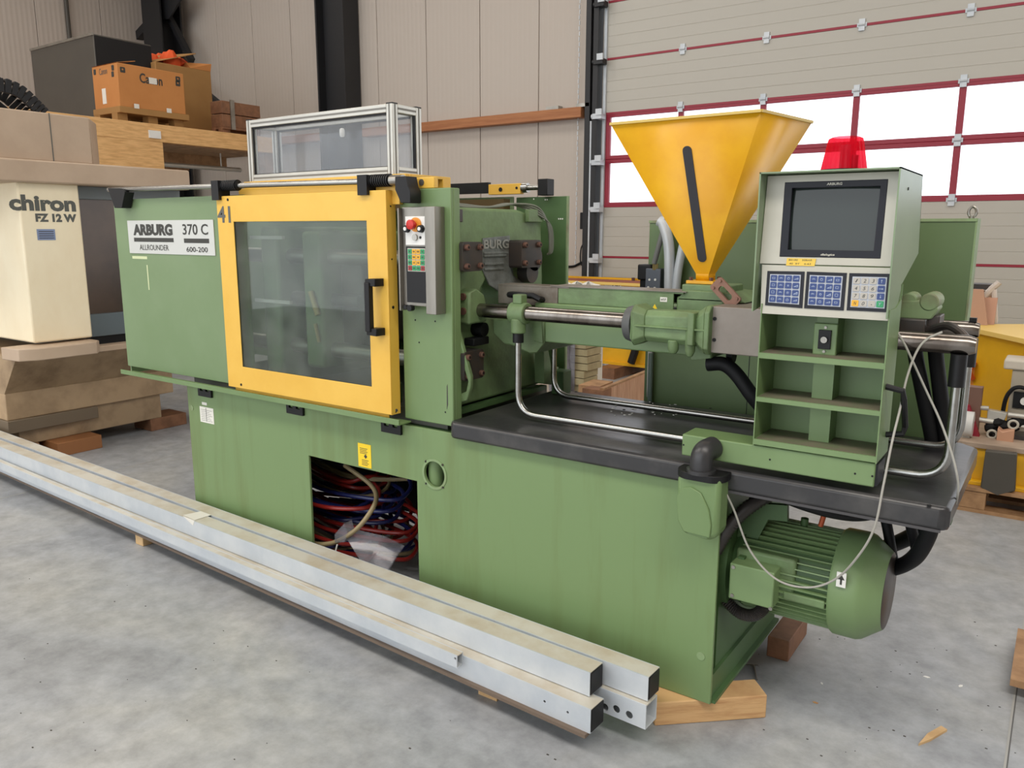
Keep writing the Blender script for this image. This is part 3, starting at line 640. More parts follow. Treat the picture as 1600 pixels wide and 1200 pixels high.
# rear rail, seen through above the platen
yr = 3.06; fr2 = front(yr)
obj('rear_rail', G(fr2).box(-3.9, -2.27, 1.775, 1.825, -.02, 0), BLACK, M)
obj('rear_rail_yellow', G(fr2).box(-2.27, -2.09, 1.768, 1.815, -.03, 0), YELLOW, M, bev=.002)
g = G(fr2); g.cyl((-2.20, 1.79, 0), (-2.20, 1.79, .002), .010, 12).cyl((-2.11, 1.795, 0), (-2.11, 1.795, .002), .006, 12); obj('rail_holes', g, BLACK, M)
obj('slide_rod', G().cyl((-2.09, yr + .02, 1.795), (-1.96, yr + .02, 1.795), .012, 12).cyl((-2.09, yr + .02, 1.795), (-2.06, yr + .02, 1.795), .022, 12), CHROME, M)
obj('end_bracket', G().box(-1.99, -1.94, yr - .01, yr + .05, 1.758, 1.83), BLACK, M, bev=.003)
obj('rear_guard_top', G().box(-3.9, -2.14, 3.0, 3.05, 1.70, 1.745), mat('brown_shadow_strip', (84, 66, 30), .6), M)  # bar in one even dark brown
# --- fixed green panel with operator box
obj('fixed_panel', G().box(-2.122, -1.872, YF - .003, YF + .012, .866, 1.756).box(-1.884, -1.872, YF + .012, YF + .05, .866, 1.756).box(-2.122, -2.110, YF + .012, YF + .06, .866, 1.756), GREEN, M, bev=.004)
fp = front(YF - .003)
g = G(fp)
for p in ((649, 500), (680, 502), (655, 535), (696, 644), (681, 332)): e = fp.at(*p); g.cyl((e[0], e[1], 0), (e[0], e[1], .001), .0035, 8)
obj('screw_holes', g, BLACK, M)
g = G(fp); e = fp.at(699, 620); g.plate([(e[0] - .003, e[1] - .05), (e[0] + .003, e[1] - .03), (e[0] + .002, e[1] + .05), (e[0] - .002, e[1] + .04)], 0, .0006); obj('chipped_paint', g, DARKM, M)
YO = YF - .05; fo = front(YO)
ox0 = fo.at(626, 400)[0]; ox1 = fo.at(683, 400)[0]; oz0 = fo.at(655, 487)[1]; oz1 = fo.at(655, 323)[1]
g = G().box(ox0 + .008, fo.at(667, 400)[0], YO + .004, YF - .004, oz0 + .02, oz1).box(ox0, ox0 + .008, YO - .014, YF - .004, oz0, oz1 - .004)
g.box(fo.at(667, 400)[0], ox1, YO - .010, YF - .004, oz0 - .006, oz1)
hb = obj('operator_housing', g, STEELP, M, bev=.002)
ob_ = obj('switch_plate', G(fo).box(*[k for k in (fo.at(633, 340)[0], fo.at(666, 341)[0], fo.at(650, 383)[1], fo.at(650, 338)[1])], -.016, 0), WHITE, M, bev=.001)
a = fo.at(649, 351)
obj('emergency_ring', G(fo).cyl((a[0] + .004, a[1], 0), (a[0] + .004, a[1], .006), .026, 24), mat('amber_ring', (228, 150, 50), .5), ob_)
obj('emergency_button', G(fo).rev((a[0], a[1], .006), (a[0], a[1], .034), [(0, .011), (.4, .012), (.45, .018), (.9, .018), (1, .013)], 20), RED, ob_)
for px in (637, 659):
    e = fo.at(px, 357.5); obj('push_button', G(fo).rev((e[0], e[1], 0), (e[0], e[1], .014), [(0, .0145), (1, .0125)], 18), BLACK, ob_)
    obj('push_button_cap', G(fo).cyl((e[0], e[1], .014), (e[0], e[1], .017), .007, 14), WHITE, ob_)
e = fo.at(649.5, 371); obj('key_switch', G(fo).cyl((e[0], e[1], 0), (e[0], e[1], .008), .012, 18), STEEL, ob_)
e2 = fo.at(657, 371); obj('small_socket', G(fo).cyl((e2[0], e2[1], 0), (e2[0], e2[1], .002), .005, 10), BLACK, ob_)
a = fo.at(634, 385); b = fo.at(667, 474)
kp = obj('key_panel', G(fo).box(a[0], b[0] , b[1], a[1], -.016, 0), BLACK, M, bev=.001)
a = fo.at(637.5, 388.5); b = fo.at(664.5, 424); kw = (b[0] - a[0]) / 4; kh = (a[1] - b[1]) / 4
obj('key_field', G(fo).box(a[0] - .002, b[0] + .002, b[1] - .002, a[1] + .002, 0, .001), OFFW, kp)
for r in range(4):
    for c in range(4):
        m = (REDK if c in (0, 3) else GRNK) if r == 3 else (YELK if c in (1, 2) else GRNK)
        g = G(fo).plate(rrect(a[0] + c * kw + .0015, a[0] + (c + 1) * kw - .0015, a[1] - (r + 1) * kh + .0015, a[1] - r * kh - .0015, .002, 2), .001, .003); g.mi = 1
        cx = a[0] + (c + .5) * kw; cy = a[1] - (r + .5) * kh; s = .003 + .001 * ((r + c) % 3); g.plate(rrect(cx - s, cx + s, cy - .003, cy + .003, .001, 1), .003, .0034, [rrect(cx - s * .5, cx + s * .5, cy - .001, cy + .001, .0005, 1)])
        obj('key', g, [m, INK], kp)
obj('cable_socket', G(fo).cyl((-2.035, 1.315, -.01), (-2.035, 1.315, .01), .012, 14).cyl((-2.06, 1.317, -.01), (-2.06, 1.317, .006), .008, 12), BLACK, M)
# --- rear guard
obj('rear_guard', G().box(-2.14, -1.868, YB, YB + .014, .9, 1.755), GREEND, M, bev=.003)
obj('rear_guard_edge', G().box(-1.868, -1.862, YB, YB + .014, .9, 1.755), GREENT, M)
g = G(front(YB))
for p in ((855, 312), (834, 311), (876, 342), (851, 343), (852, 312), (873, 342), (879, 342), (835, 321)): e = front(YB).at(*p); g.cyl((e[0], e[1], 0), (e[0], e[1], .001), .0035, 8)
obj('drilled_holes', g, WHITE, M)
# --- fixed platen, X = -1.92, with tie bar nuts
XP = -1.925; f = sideX(XP)
pl_o = [(2.345, .92), (2.99, .92), (3.0, 1.40), (2.985, 1.66), (2.80, 1.69), (2.42, 1.69), (2.345, 1.67)]
hc = f.at(775, 463)
hl = [(hc[0] + .105 * math.cos(2 * math.pi * k / 24), hc[1] + .085 * math.sin(2 * math.pi * k / 24)) for k in range(24)]
obj('fixed_platen', G(f).plate(pl_o, -.16, 0, [hl]), GREENC, M, bev=.012)
g = G(f); q = [f.at(*p) for p in ((753, 372), (795, 368), (801, 430), (818, 443), (800, 470), (762, 445), (752, 420))]
g.plate(q, 0.0, .006); obj('bare_casting_patch', g, CASTG, M, bev=.004)
g = G(f); a0 = f.at(755, 389, .006); a1 = f.at(794, 388, .006); top = f.at(775, 374, .006)
g.text('BURG', a0[0], a1[0], a0[1], top[1], .006, .004, off=.03); obj('cast_lettering', g, mat('cast_letter_grey', (150, 152, 146), .5, .3), M)
for (p0, p1) in (((755, 396), (792, 393)), ((755, 400), (790, 397)), ((756, 413), (786, 412)), ((756, 421), (786, 418))):
    a = f.at(*p0, .006); b = f.at(*p1, .006); obj('cast_rib', G(f).box(a[0], b[0], a[1] - .005, a[1] + .005, .006, .012), CASTG, M, bev=.002)
XN = -1.855; fn = sideX(XN)
bolt = None
for (x0, y0, x1, y1) in ((723, 378, 754, 424), (815, 375, 845, 418), (725, 548, 756, 593)):
    a = fn.at(x0, (y0 + y1) / 2); b = fn.at(x1, (y0 + y1) / 2); c = fn.at((x0 + x1) / 2, y0); d = fn.at((x0 + x1) / 2, y1)
    nb = obj('tie_bar_clamp', G(fn).plate(rrect(a[0], b[0], d[1], c[1], .012), -.07, 0), DARKM, M, bev=.004)
    for u in (a[0] + .020, b[0] - .020):
        for v in (d[1] + .020, c[1] - .020):
            P_ = fn.P(u, v, 0)
            g = G(); g.mi = 0; g.rev((0, 0, 0), (.014, 0, 0), [(0, .0115), (.8, .0115), (1, .009)], 14); g.mi = 1; g.cyl((.014, 0, 0), (.0145, 0, 0), .0055, 6)
            for vv in g.bm.verts: vv.co += P_
            obj('bolt', g, [RUST, BLACKM], nb)
obj('tie_bar_sleeve', G().cyl((XP, 2.41, 1.48), (XN - .07, 2.41, 1.48), .06, 24), DARKM, M)
obj('tie_bar_sleeve', G().cyl((XP, 2.86, 1.49), (XP + .05, 2.86, 1.49), .055, 24).cyl((XP, 2.84, 1.43), (XP + .05, 2.84, 1.43), .045, 20), DARKM, M)
fq = sideX(XP)
for (x0, y0, x1, y1) in ((709, 327, 717, 347), (820, 328, 842, 347)):
    a = fq.at(x0, y1); b = fq.at(x1, y0); obj('cable_bracket', G(fq).box(a[0], b[0], a[1], b[1], 0, .02), [GREENC if x0 > 800 else DARKM], M, bev=.003)
g = G()
for k in range(4):
    x = XP - .03 - .012 * k
    g.tube(catmull([V((x, 2.40, 1.70)), V((x - .04, 2.55, 1.695 + .004 * k)), V((x - .03, 2.72, 1.70)), V((x, 2.84, 1.715)), V((XP + .02, 2.93, 1.70 - .01 * k)), V((XP + .025, 3.0 + .008 * k, 1.62)), V((XP + .02, 3.02 + .008 * k, 1.52)), V((XP + .01, 3.02, 1.50))]), .0045, 6)
obj('cable_loom', g, mat('dull_grey_cable', (112, 116, 104), .5), M)
# foot gusset of the platen, with open web
fg = front(2.345); q = [fg.at(*p) for p in ((709, 503), (716, 520), (735, 588), (735, 604), (729, 626), (709, 633))]
hq = [fg.at(*p) for p in ((712, 535), (731, 596), (728, 612), (712, 618))]
obj('platen_gusset', G(fg).plate(q, -.02, 0, [hq]), GREENC, M, bev=.004)
g = G(); g.box(-1.93, -1.90, 2.36, 3.0, .896, .915); obj('platen_foot', g, GREEND, M)
obj('hose_block', G(f).box(2.43, 2.53, 1.16, 1.19, 0, .05), BLACKM, M, bev=.004)
obj('hose_plug', G(f).cyl((2.50, 1.22, 0), (2.50, 1.22, .05), .028, 14), BLACKM, M)
obj('rear_web', G(fn).plate([fn.at(*p) for p in ((850, 545), (857, 546), (862, 575), (873, 573), (874, 602), (850, 600))], -.05, 0), GREENC, M, bev=.003)
obj('carriage_foot', G().box(-1.83, -1.77, 2.93, 3.0, .895, 1.0), GREEND, M, bev=.004)
# --- inside the clamp unit, behind the door window
for y in (2.44, 2.90):
    for z in (1.08, 1.49): obj('tie_bar', G().cyl((-3.6, y, z), (XP - .15, y, z), .034, 20), STEEL, M)
obj('moving_platen', G().box(-2.78, -2.66, 2.37, 2.98, 1.0, 1.60), GREENC, M, bev=.015)
obj('mould_half', G().box(-2.66, -2.52, 2.48, 2.88, 1.10, 1.48), DARKM, M, bev=.01)
obj('end_platen', G().box(-3.05, -2.93, 2.36, 2.98, .90, 1.62), GREENC, M, bev=.015)
obj('clamp_cylinder', G().cyl((-2.93, 2.67, 1.28), (-2.78, 2.67, 1.28), .12, 28), DARKM, M)
obj('knockout_rod', G().cyl((-2.93, 2.45, 1.30), (-2.50, 2.45, 1.30), .03, 16), DARKM, M)
obj('machine_bed', G().box(-3.59, -1.93, 2.33, 3.05, .84, .90), mat('oily_green_bed', (70, 72, 62), .4), M)
obj('bed_fitting', G().cyl((-2.28, 2.38, .90), (-2.28, 2.38, .98), .05, 18).cyl((-2.28, 2.38, .98), (-2.28, 2.38, 1.03), .022, 14), GREENC, M, bev=.004)
obj('rear_inner_rib', G().box(-2.9, -2.86, 3.02, 3.085, .9, 1.7).box(-2.5, -2.46, 3.02, 3.085, .9, 1.7), GREENC, M)
for k, (x, z, L_) in enumerate(((-3.0, 1.565, .18), (-2.99, 1.285, .20))): obj('guide_strip', G().box(x - .04, x + L_, 2.30, 2.315, z, z + .014), ALU, M)
obj('nozzle_probe', G().cyl((-2.72, 2.36, 1.34), (-2.68, 2.36, 1.24), .014, 12).cyl((-2.70, 2.36, 1.20), (-2.68, 2.36, 1.12), .008, 10), mat('brass_probe', (176, 160, 110), .4, .6), M)

# --- black machine table
yt0, yt1 = 2.268, 3.05
ft_ = Fr((0, 0, 0), (1, 0, 0), (0, 1, 0))
r_ = .05
tp = [(-.205, yt0), (-.19, yt0 + .02), (-.19, yt1 - .05), (-.24, yt1), (-1.88, yt1), (-1.88, yt0 + .02), (-1.86, yt0)]
obj('table_top', G(ft_).plate(tp, .826, .893), TABLE, M, bev=.012)
obj('table_lip', G().box(-.803, -.208, yt0 + .002, yt0 + .012, .822, .83), TABLEL, M)
g = G(ft_)
for (x, y) in ((827, 648), (900, 612), (1290, 735), (1452, 790), (1110, 638), (975, 640)): e = A(x, y, 2, .893); g.cyl((e.x, e.y, .893), (e.x, e.y, .8945), .006, 10)
obj('table_holes', g, BLACK, M)
g = G()
random.seed(5)
for k in range(26):
    e = A(random.uniform(955, 1060), random.uniform(628, 650), 2, .893); s = random.uniform(.002, .006); g.box(e.x - s, e.x + s, e.y - s, e.y + s * .5, .8932, .895)
tag_ = obj('plastic_granules', g, WHITE, M, kind='stuff')
# --- injection unit
for y, x0, x1 in ((2.46, XP, -.188), (2.86, XP, -.215)): obj('guide_rod', G().rev((x0, y, 1.30), (x1, y, 1.30), [(0, .027), (.99, .027), (1, .021)], 28), ROD, M)
obj('rod_flange', G(sideX(XP)).plate([(2.39, 1.25), (2.50, 1.25), (2.505, 1.31), (2.485, 1.36), (2.44, 1.385), (2.39, 1.37)], 0, .06), GREENC, M, bev=.008)
for z in (1.30, 1.355): obj('bolt', G().cyl((-1.893, 2.382, z), (-1.893, 2.391, z), .014, 14), RUST, M)
obj('rod_clamp', G().cyl((-1.715, 2.46, 1.30), (-1.645, 2.46, 1.30), .040, 24).box(-1.70, -1.66, 2.44, 2.48, 1.335, 1.37).cyl((-1.68, 2.45, 1.225), (-1.68, 2.45, 1.28), .028, 20), GREENC, M, bev=.004)
for y, xl, xr, zr in ((2.45, -1.68, -.225, .922), (2.85, -1.77, -.235, .917)):
    pts = rounded([(xl, y, 1.26), (xl, y, zr - .005), (xr, y, zr), (xr, y, 1.27)], .085, 8)
    obj('bent_tube', G().tube(pts, .0125 if y < 2.6 else .012, 14), CHROME, M)
    for x in (xl, xr): obj('tube_sleeve', G().cyl((x, y, 1.19 if x == xl else 1.185), (x, y, 1.275), .021, 18), BLACK, M)
fb2 = front(2.53)
obj('carriage_block', G(front(2.52)).plate([front(2.52).at(*p) for p in ((770, 498), (850, 500), (850, 536), (838, 552), (828, 553), (800, 540), (788, 538), (770, 520))], -.28, 0), GREENC, M, bev=.006)
obj('carriage_beam', G().box(-1.66, -1.10, 2.53, 2.80, 1.188, 1.335), GREEN, M, bev=.005)
obj('carriage_bracket', G(front(2.515)).plate([front(2.515).at(*p) for p in ((832, 500), (846, 500), (848, 537), (834, 533))], -.02, 0), GREENC, M, bev=.003)
obj('carriage_tail', G(front(2.525)).plate([front(2.525).at(*p) for p in ((1049, 525), (1110, 530), (1112, 560), (1078, 563), (1078, 556), (1049, 553))], -.25, 0), GREENC, M, bev=.005)
obj('nozzle_guard', G().box(-1.845, -1.57, 2.55, 2.556, 1.322, 1.392).box(-1.845, -1.52, 2.55, 2.64, 1.392, 1.398), mat('worn_sheet', (138, 132, 122), .45, .4, c2=(96, 84, 72), sc=8, amt=.8), M, bev=.001)
a = front(2.55).at(803, 462); b = front(2.55).at(848, 466)
hb2 = G(front(2.55)); hb2.tube([(a[0], a[1] + .002, .0), (a[0], a[1] + .006, .03), (a[0] + .02, a[1] + .008, .034), (b[0] - .02, b[1] + .010, .034), (b[0], b[1], .03), (b[0], b[1] - .006, 0)], .012, 8)
obj('guard_handle', hb2, BLACK, M)
bc = obj('barrel_cover', G().box(-1.568, -1.106, 2.551, 2.557, 1.336, 1.392).box(-1.568, -1.07, 2.551, 2.66, 1.392, 1.398), GREENC, M, bev=.001)
obj('cover_top_sheet', G().box(-1.60, -1.06, 2.547, 2.665, 1.3985, 1.401), GREYBOX, M)
fz = front(2.551); e = fz.at(1037, 468)
g = G(fz).box(e[0] - .013, e[0] + .013, e[1] - .008, e[1] + .008, 0, .001); g.mi = 1; g.text('#SF', e[0] - .010, e[0] + .010, e[1] - .004, e[1] + .004, .001, .0005); obj('small_tag', g, [PAPER, INK], M)
e = fz.at(1023, 480); g = G(fz).plate([(e[0] - .012, e[1] - .009), (e[0] + .012, e[1] - .009), (e[0], e[1] + .011)], 0, .001); obj('warning_triangle', g, STICK, M)
obj('barrel', G().cyl((-1.90, 2.67, 1.37), (-1.1, 2.67, 1.37), .02, 16), STEEL, M)
obj('barrel_end_block', G().box(-1.10, -.93, 2.56, 2.80, 1.23, 1.385), GREENC, M, bev=.008)
# cast cylinder housing on the front rod
yc = 2.46; zc = 1.292
g = G().rev((-1.235, yc, zc), (-1.195, yc, zc), [(0, .040), (.25, .058), (.8, .064), (1, .064)], 24); obj('cylinder_cap', g, mat('dark_grey_cap', (82, 84, 84), .5), M)
g = G(front(yc)); 
def octo(hw, hh, c): return [(-hw, -hh + c), (-hw + c, -hh), (hw - c, -hh), (hw, -hh + c), (hw, hh - c), (hw - c, hh), (-hw + c, hh), (-hw, hh - c)]
def sec(x, hw, hh, c): return [V((x, yc + a, zc + b)) for a, b in octo(hw, hh, c)]
g = G().loft(sec(-1.195, .055, .062, .02), sec(-1.185, .062, .070, .022)).loft(sec(-1.185, .062, .070, .022), sec(-1.145, .048, .052, .018)).loft(sec(-1.145, .048, .052, .018), sec(-.965, .050, .056, .018)).loft(sec(-.965, .050, .056, .018), sec(-.935, .060, .078, .02)).loft(sec(-.935, .060, .078, .02), sec(-.918, .060, .078, .02))
g.box(-1.18, -.92, yc - .060, yc + .05, zc - .003, zc + .004)
g.rev((-.985, yc - .04, zc - .09), (-.985, yc - .04, zc), [(0, .008), (.2, .016), (1, .018)], 12).rev((-1.045, yc - .035, zc - .085), (-1.045, yc - .035, zc - .04), [(0, .010), (.3, .018), (1, .018)], 12)
g.hexa([(-.988, yc - .066, zc - .05), (-.966, yc - .066, zc - .05), (-.966, yc, zc - .05), (-.988, yc, zc - .05), (-.988, yc - .066, zc + .055), (-.966, yc - .066, zc + .055), (-.966, yc, zc + .055), (-.988, yc, zc + .055)])
obj('cylinder_housing', g, GREENC, M, bev=.006)
g = G(); g.box(-.924, -.44, 2.43, 2.75, 1.220, 1.369); gb2 = obj('drive_box', g, GREYBOX, M, bev=.003)
g = G(front(2.43))
for p in ((1117, 498), (1116, 531)): e = front(2.43).at(*p); g.cyl((e[0], e[1], 0), (e[0], e[1], .003), .006, 10)
obj('box_screw', g, BLACK, gb2)
obj('hopper_block', G().box(-1.09, -.93, 2.58, 2.74, 1.385, 1.424), GREENC, M, bev=.004)
obj('hopper_block_slope', G(front(2.56)).plate([(-1.10, 1.372), (-.86, 1.372), (-.90, 1.40), (-.97, 1.405), (-1.07, 1.405)], -.22, 0), GREENC, M, bev=.003)
fl = Fr(A(1134, 458, 1, 2.54), (1, 0, -.95), (.95, 0, 1))
g = G(fl).plate(rrect(-.052, .052, -.025, .025, .008), -.006, .006, [rrect(-.028, .028, -.011, .011, .010)])
for u in (-.04, .04):
    for v in (-.016, .016): g.cyl((u, v, .006), (u, v, .012), .005, 6)
obj('shutter_flange', g, mat('brown_flange', (140, 104, 88), .55, .3), M)
# yoke and rod-end fittings to the right of the console
yk = front(2.60)
g = G(yk).plate([yk.at(*p) for p in ((1400, 469), (1452, 470), (1463, 476), (1466, 484), (1455, 499), (1400, 500))], -.10, 0)
g.cyl((-.385, 1.402, -.098), (-.385, 1.402, -.002), .022, 18).cyl((-.33, 1.400, -.12), (-.33, 1.400, .002), .026, 18)
obj('yoke', g, GREENT, M, bev=.004)
obj('rear_drive', G().box(-.46, -.33, 2.56, 2.8, 1.30, 1.352).box(-.345, -.30, 2.62, 2.72, 1.28, 1.36), DARKM, M, bev=.004)
obj('curved_hook', G().tube(catmull([V((-.36, 2.60, 1.31)), V((-.31, 2.58, 1.325)), V((-.27, 2.55, 1.34)), V((-.235, 2.53, 1.325)), V((-.21, 2.51, 1.30))]), .012, 10), DARKM, M)
obj('set_screw', G().box(-.245, -.225, 2.85, 2.87, 1.326, 1.338), BLACK, M)
for (pts, r) in (([A(1106, 569, 1, 2.55), A(1130, 569, 1, 2.55), A(1150, 584, 1, 2.55), A(1175, 618, 1, 2.55), A(1205, 655, 1, 2.58)], .024), ([(-.80, 2.70, 1.22), (-.74, 2.72, 1.20), (-.66, 2.74, 1.12), (-.5, 2.8, .95)], .018), ([(-.92, 2.60, 1.19), (-.90, 2.60, 1.19)], .026)):
    obj('drive_hose', G().tube(catmull(pts), r, 12), BLACKM, M)
# black hoses falling behind the console to the right
for (p0, p1) in (((1430, 552), (1457, 690)), ((1462, 550), (1478, 690))):
    a = A(*p0, 1, 2.95); b = A(*p1, 1, 2.95); obj('drop_hose', G().tube(catmull([a + V((0, 0, .05)), a, (a + b) / 2 + V((.0, 0, 0)), b, V((b.x, 2.95, .85))]), .024, 12), BLACKM, M)

# --- hopper
rim = [V((-1.322, 2.47, 1.955)), V((-.808, 2.455, 1.955)), V((-.752, 2.80, 1.955)), V((-1.268, 2.82, 1.955))]
nk = [V((-1.063, 2.635, 1.458)), V((-1.017, 2.635, 1.458)), V((-1.012, 2.685, 1.458)), V((-1.058, 2.685, 1.458))]
g = G()
vo = [g.bm.verts.new(p) for p in nk + rim]
for i in range(4): j = (i + 1) % 4; g.bm.faces.new([vo[i], vo[j], vo[4 + j], vo[4 + i]])
nk2 = [V((p.x * 1.0, p.y, 1.436)) for p in nk]; vn = [g.bm.verts.new(p) for p in nk2]
for i in range(4): j = (i + 1) % 4; g.bm.faces.new([vn[i], vn[j], vo[j], vo[i]])
hop = obj('hopper', g, YELH, M, ang=10); sm = hop.modifiers.new('s', 'SOLIDIFY'); sm.thickness = .004; sm.offset = -1
g = G()
for i in range(4):
    a, b = rim[i], rim[(i + 1) % 4]; g.tube([a, b], .006, 4)
obj('hopper_rim', g, mat('dusty_yellow_rim', (206, 178, 96), .5), hop)
obj('hopper_flange', G().box(-1.088, -.990, 2.61, 2.71, 1.425, 1.436), YELH, hop, bev=.001)
g = G()
g.bm.free()
for (x, y) in ((-1.075, 2.622), (-1.002, 2.622), (-1.004, 2.7)): obj('flange_bolt', G().cyl((x, y, 1.436), (x, y, 1.447), .007, 6), RUST, hop)
nrm = (rim[1] - rim[0]).cross(nk[0] - rim[0]).normalized(); nrm = -nrm if nrm.y > 0 else nrm
fh = Fr(rim[0], (rim[1] - rim[0]), nrm.cross(rim[1] - rim[0]))
s0 = fh.at(1073, 228); s1 = fh.at(1098, 409)
ax = V((s1[0] - s0[0], s1[1] - s0[1])); L_ = ax.length; fh2 = Fr(fh.P(s0[0], s0[1]), fh.u * (ax.x / L_) + fh.v * (ax.y / L_), fh.w.cross(fh.u * (ax.x / L_) + fh.v * (ax.y / L_)))
g = G(fh2).plate(rrect(0, L_, -.0155, .0155, .0150, 6), -.0005, .003); obj('sight_window', g, mat('dark_sight_strip', (52, 52, 58), .3), hop)

# --- operator console on its arm
con = obj('control_console', G().box(-.937, -.378, 2.27, 2.375, .915, .983), GREEN, M, bev=.004)
obj('arm_end_cap', G().box(-.378, -.372, 2.275, 2.37, .918, .980), BLACK, con)
g = G(front(2.27))
for p in ((1068, 695), (1203, 718), (1336, 740), (1363, 744)): e = front(2.27).at(*p); g.cyl((e[0], e[1], 0), (e[0], e[1], .001), .003, 8)
obj('screw_holes', g, BLACK, con)
XA, XB_ = -.714, -.376
g = G(Fr((0, 0, 0), (0, 1, 0), (0, 0, 1)))
lowp = [(2.264, .984), (2.424, .984), (2.424, 1.42), (2.35, 1.40), (2.264, 1.40)]
g.plate(lowp, XA, XA + .003).plate(lowp, XB_ - .003, XB_)
g.fr = None; g.box(XA, XB_, 2.420, 2.424, .984, 1.46)
obj('shelf_sides', g, GREEN, con)
fs_ = front(2.264)
pc = front(2.335); pa = pc.at(1262, 690)[0]; pb = pc.at(1294, 690)[0]
obj('centre_post', G().box(pa, pb, 2.34, 2.420, .984, 1.40), GREEN, con)
for k, (pl_, ph) in enumerate((((1188, 551), (1188, 559.5)), ((1183.7, 620), (1183.7, 627)), ((1178, 685.5), (1177.5, 694)))):
    zt_ = fs_.at(*pl_)[1]; zb_ = max(fs_.at(*ph)[1], .984)
    g = G().box(XA + .003, XB_ - .003, 2.2635, 2.267, zb_, zt_).box(XA + .003, XB_ - .003, 2.267, 2.419, zt_ - .004, zt_); g.mi = 1; g.box(XA + .006, XB_ - .006, 2.270, 2.418, zt_, zt_ + .0006)
    obj('shelf', g, [GREEN, MATS.get('shelf_dust') or mat('shelf_dust', (112, 104, 88), .8, c2=(96, 108, 76), sc=14, amt=.8)], con)
kx = (pa + pb) / 2; kz_ = pc.at(1292, 530)[1]
ks = obj('key_switch', G().box(kx - .032, kx + .032, 2.326, 2.34, kz_ - .045, kz_ + .045), GREEN, con, bev=.003)
obj('switch_face', G().box(kx - .017, kx + .017, 2.320, 2.326, kz_ - .027, kz_ + .027), BLACK, con, bev=.001)
obj('lock_barrel', G().cyl((kx, 2.320, kz_), (kx, 2.312, kz_), .009, 20).cyl((kx, 2.312, kz_), (kx, 2.3105, kz_), .0025, 8), STEEL, con)
obj('screw', G().cyl((kx, 2.326, kz_ + .034), (kx, 2.322, kz_ + .034), .004, 10).cyl((kx, 2.326, kz_ - .034), (kx, 2.322, kz_ - .034), .004, 10), STEEL, con)
# head housing
HL, HR = -.736, -.379
hp = [(2.250, 1.378), (2.380, 1.395), (2.42, 1.46), (2.66, 1.54), (2.60, 1.762), (2.250, 1.762)]
g = G(Fr((0, 0, 0), (0, 1, 0), (0, 0, 1))); g.plate(hp, HL, HL + .004).plate(hp, HR - .004, HR)
g.fr = None; g.box(HL, HR, 2.250, 2.60, 1.758, 1.762)
g.hexa([(HL, 2.596, 1.758), (HR, 2.596, 1.758), (HR, 2.60, 1.758), (HL, 2.60, 1.758), (HL, 2.656, 1.54), (HR, 2.656, 1.54), (HR, 2.66, 1.54), (HL, 2.66, 1.54)])
g.box(HL, HR, 2.412, 2.420, 1.40, 1.46)
obj('housing', g, mat('housing_green', (126, 146, 112), .32, c2=(116, 136, 104), sc=3, amt=.6), con)
e = sideX(HR).at(1419, 295); obj('side_screw', G(sideX(HR)).cyl((e[0], e[1], 0), (e[0], e[1], .002), .004, 10), BLACK, con)
ff_ = Fr((0, 2.266, 1.374), (1, 0, 0), (0, .04, .382))
vt = .383; vs = ff_.at(1296, 415)[1]
bz = obj('screen_bezel', G(ff_).plate([(HL + .005, vs + .001), (HR - .006, vs + .001), (HR - .006, vt), (HL + .005, vt)], -.012, 0, [[ff_.at(*p) for p in ((1226.6, 285), (1387.8, 279.8), (1375.6, 404), (1218, 401))]]), OFFW, con, bev=.001)
oc = [ff_.at(*p) for p in ((1226.6, 285), (1387.8, 279.8), (1375.6, 404), (1218, 401))]; ic = [ff_.at(*p) for p in ((1238, 294), (1376, 290.5), (1365, 392.5), (1231, 390))]
nav = mat('dark_navy_frame', (20, 22, 32), .4, spec=.3)
obj('screen_frame', G(ff_).plate(oc, -.010, .001, [ic]), nav, con, bev=.001)
g = G(ff_); N_ = 10
cu = sum(p[0] for p in ic) / 4; cv = sum(p[1] for p in ic) / 4; hu = (ic[1][0] - ic[0][0]) / 2 + .004; hv = (ic[0][1] - ic[3][1]) / 2 + .004
grid = [[g.bm.verts.new((cu + hu * (2 * i / N_ - 1), cv + hv * (2 * j / N_ - 1), -.006 - .010 * ((2 * i / N_ - 1) ** 2 + (2 * j / N_ - 1) ** 2) / 2)) for i in range(N_ + 1)] for j in range(N_ + 1)]
for j in range(N_):
    for i in range(N_): g.bm.faces.new((grid[j][i], grid[j][i + 1], grid[j + 1][i + 1], grid[j + 1][i]))
g._fin([v for r in grid for v in r]); obj('screen_glass', g, SCREEN, con)
g = G(ff_); ftext(g, ff_, 'ARBURG', 1292, 1316, 289.3, 285.2, .001, .03); obj('screen_lettering', g, OFFW, con); g = G(ff_); ftext(g, ff_, 'dialogica', 1282, 1304, 400.5, 396.3, .001, .03, .3)
obj('screen_lettering', g, OFFW, con)
kbp = obj('keyboard_panel', G(ff_).plate([(XA - .002, -.002), (XB_ - .003, -.002), (HR - .005, vs - .002), (HL + .012, vs - .002)], -.012, 0), OFFW, con, bev=.001)
pads = [[(1199.4, 423.4), (1257.5, 424.4), (1253.8, 481.6), (1195.6, 476.9)], [(1261, 424.4), (1323.5, 426.6), (1318.4, 485.3), (1256.6, 481.6)], [(1327.4, 426.8), (1393.0, 428), (1387.8, 488.0), (1323, 484.8)]]
legends = [['1', '2', '3', None], ['4', '5', '6', None], ['7', '8', '9', None], ['N', '0', '.', 'Y']]
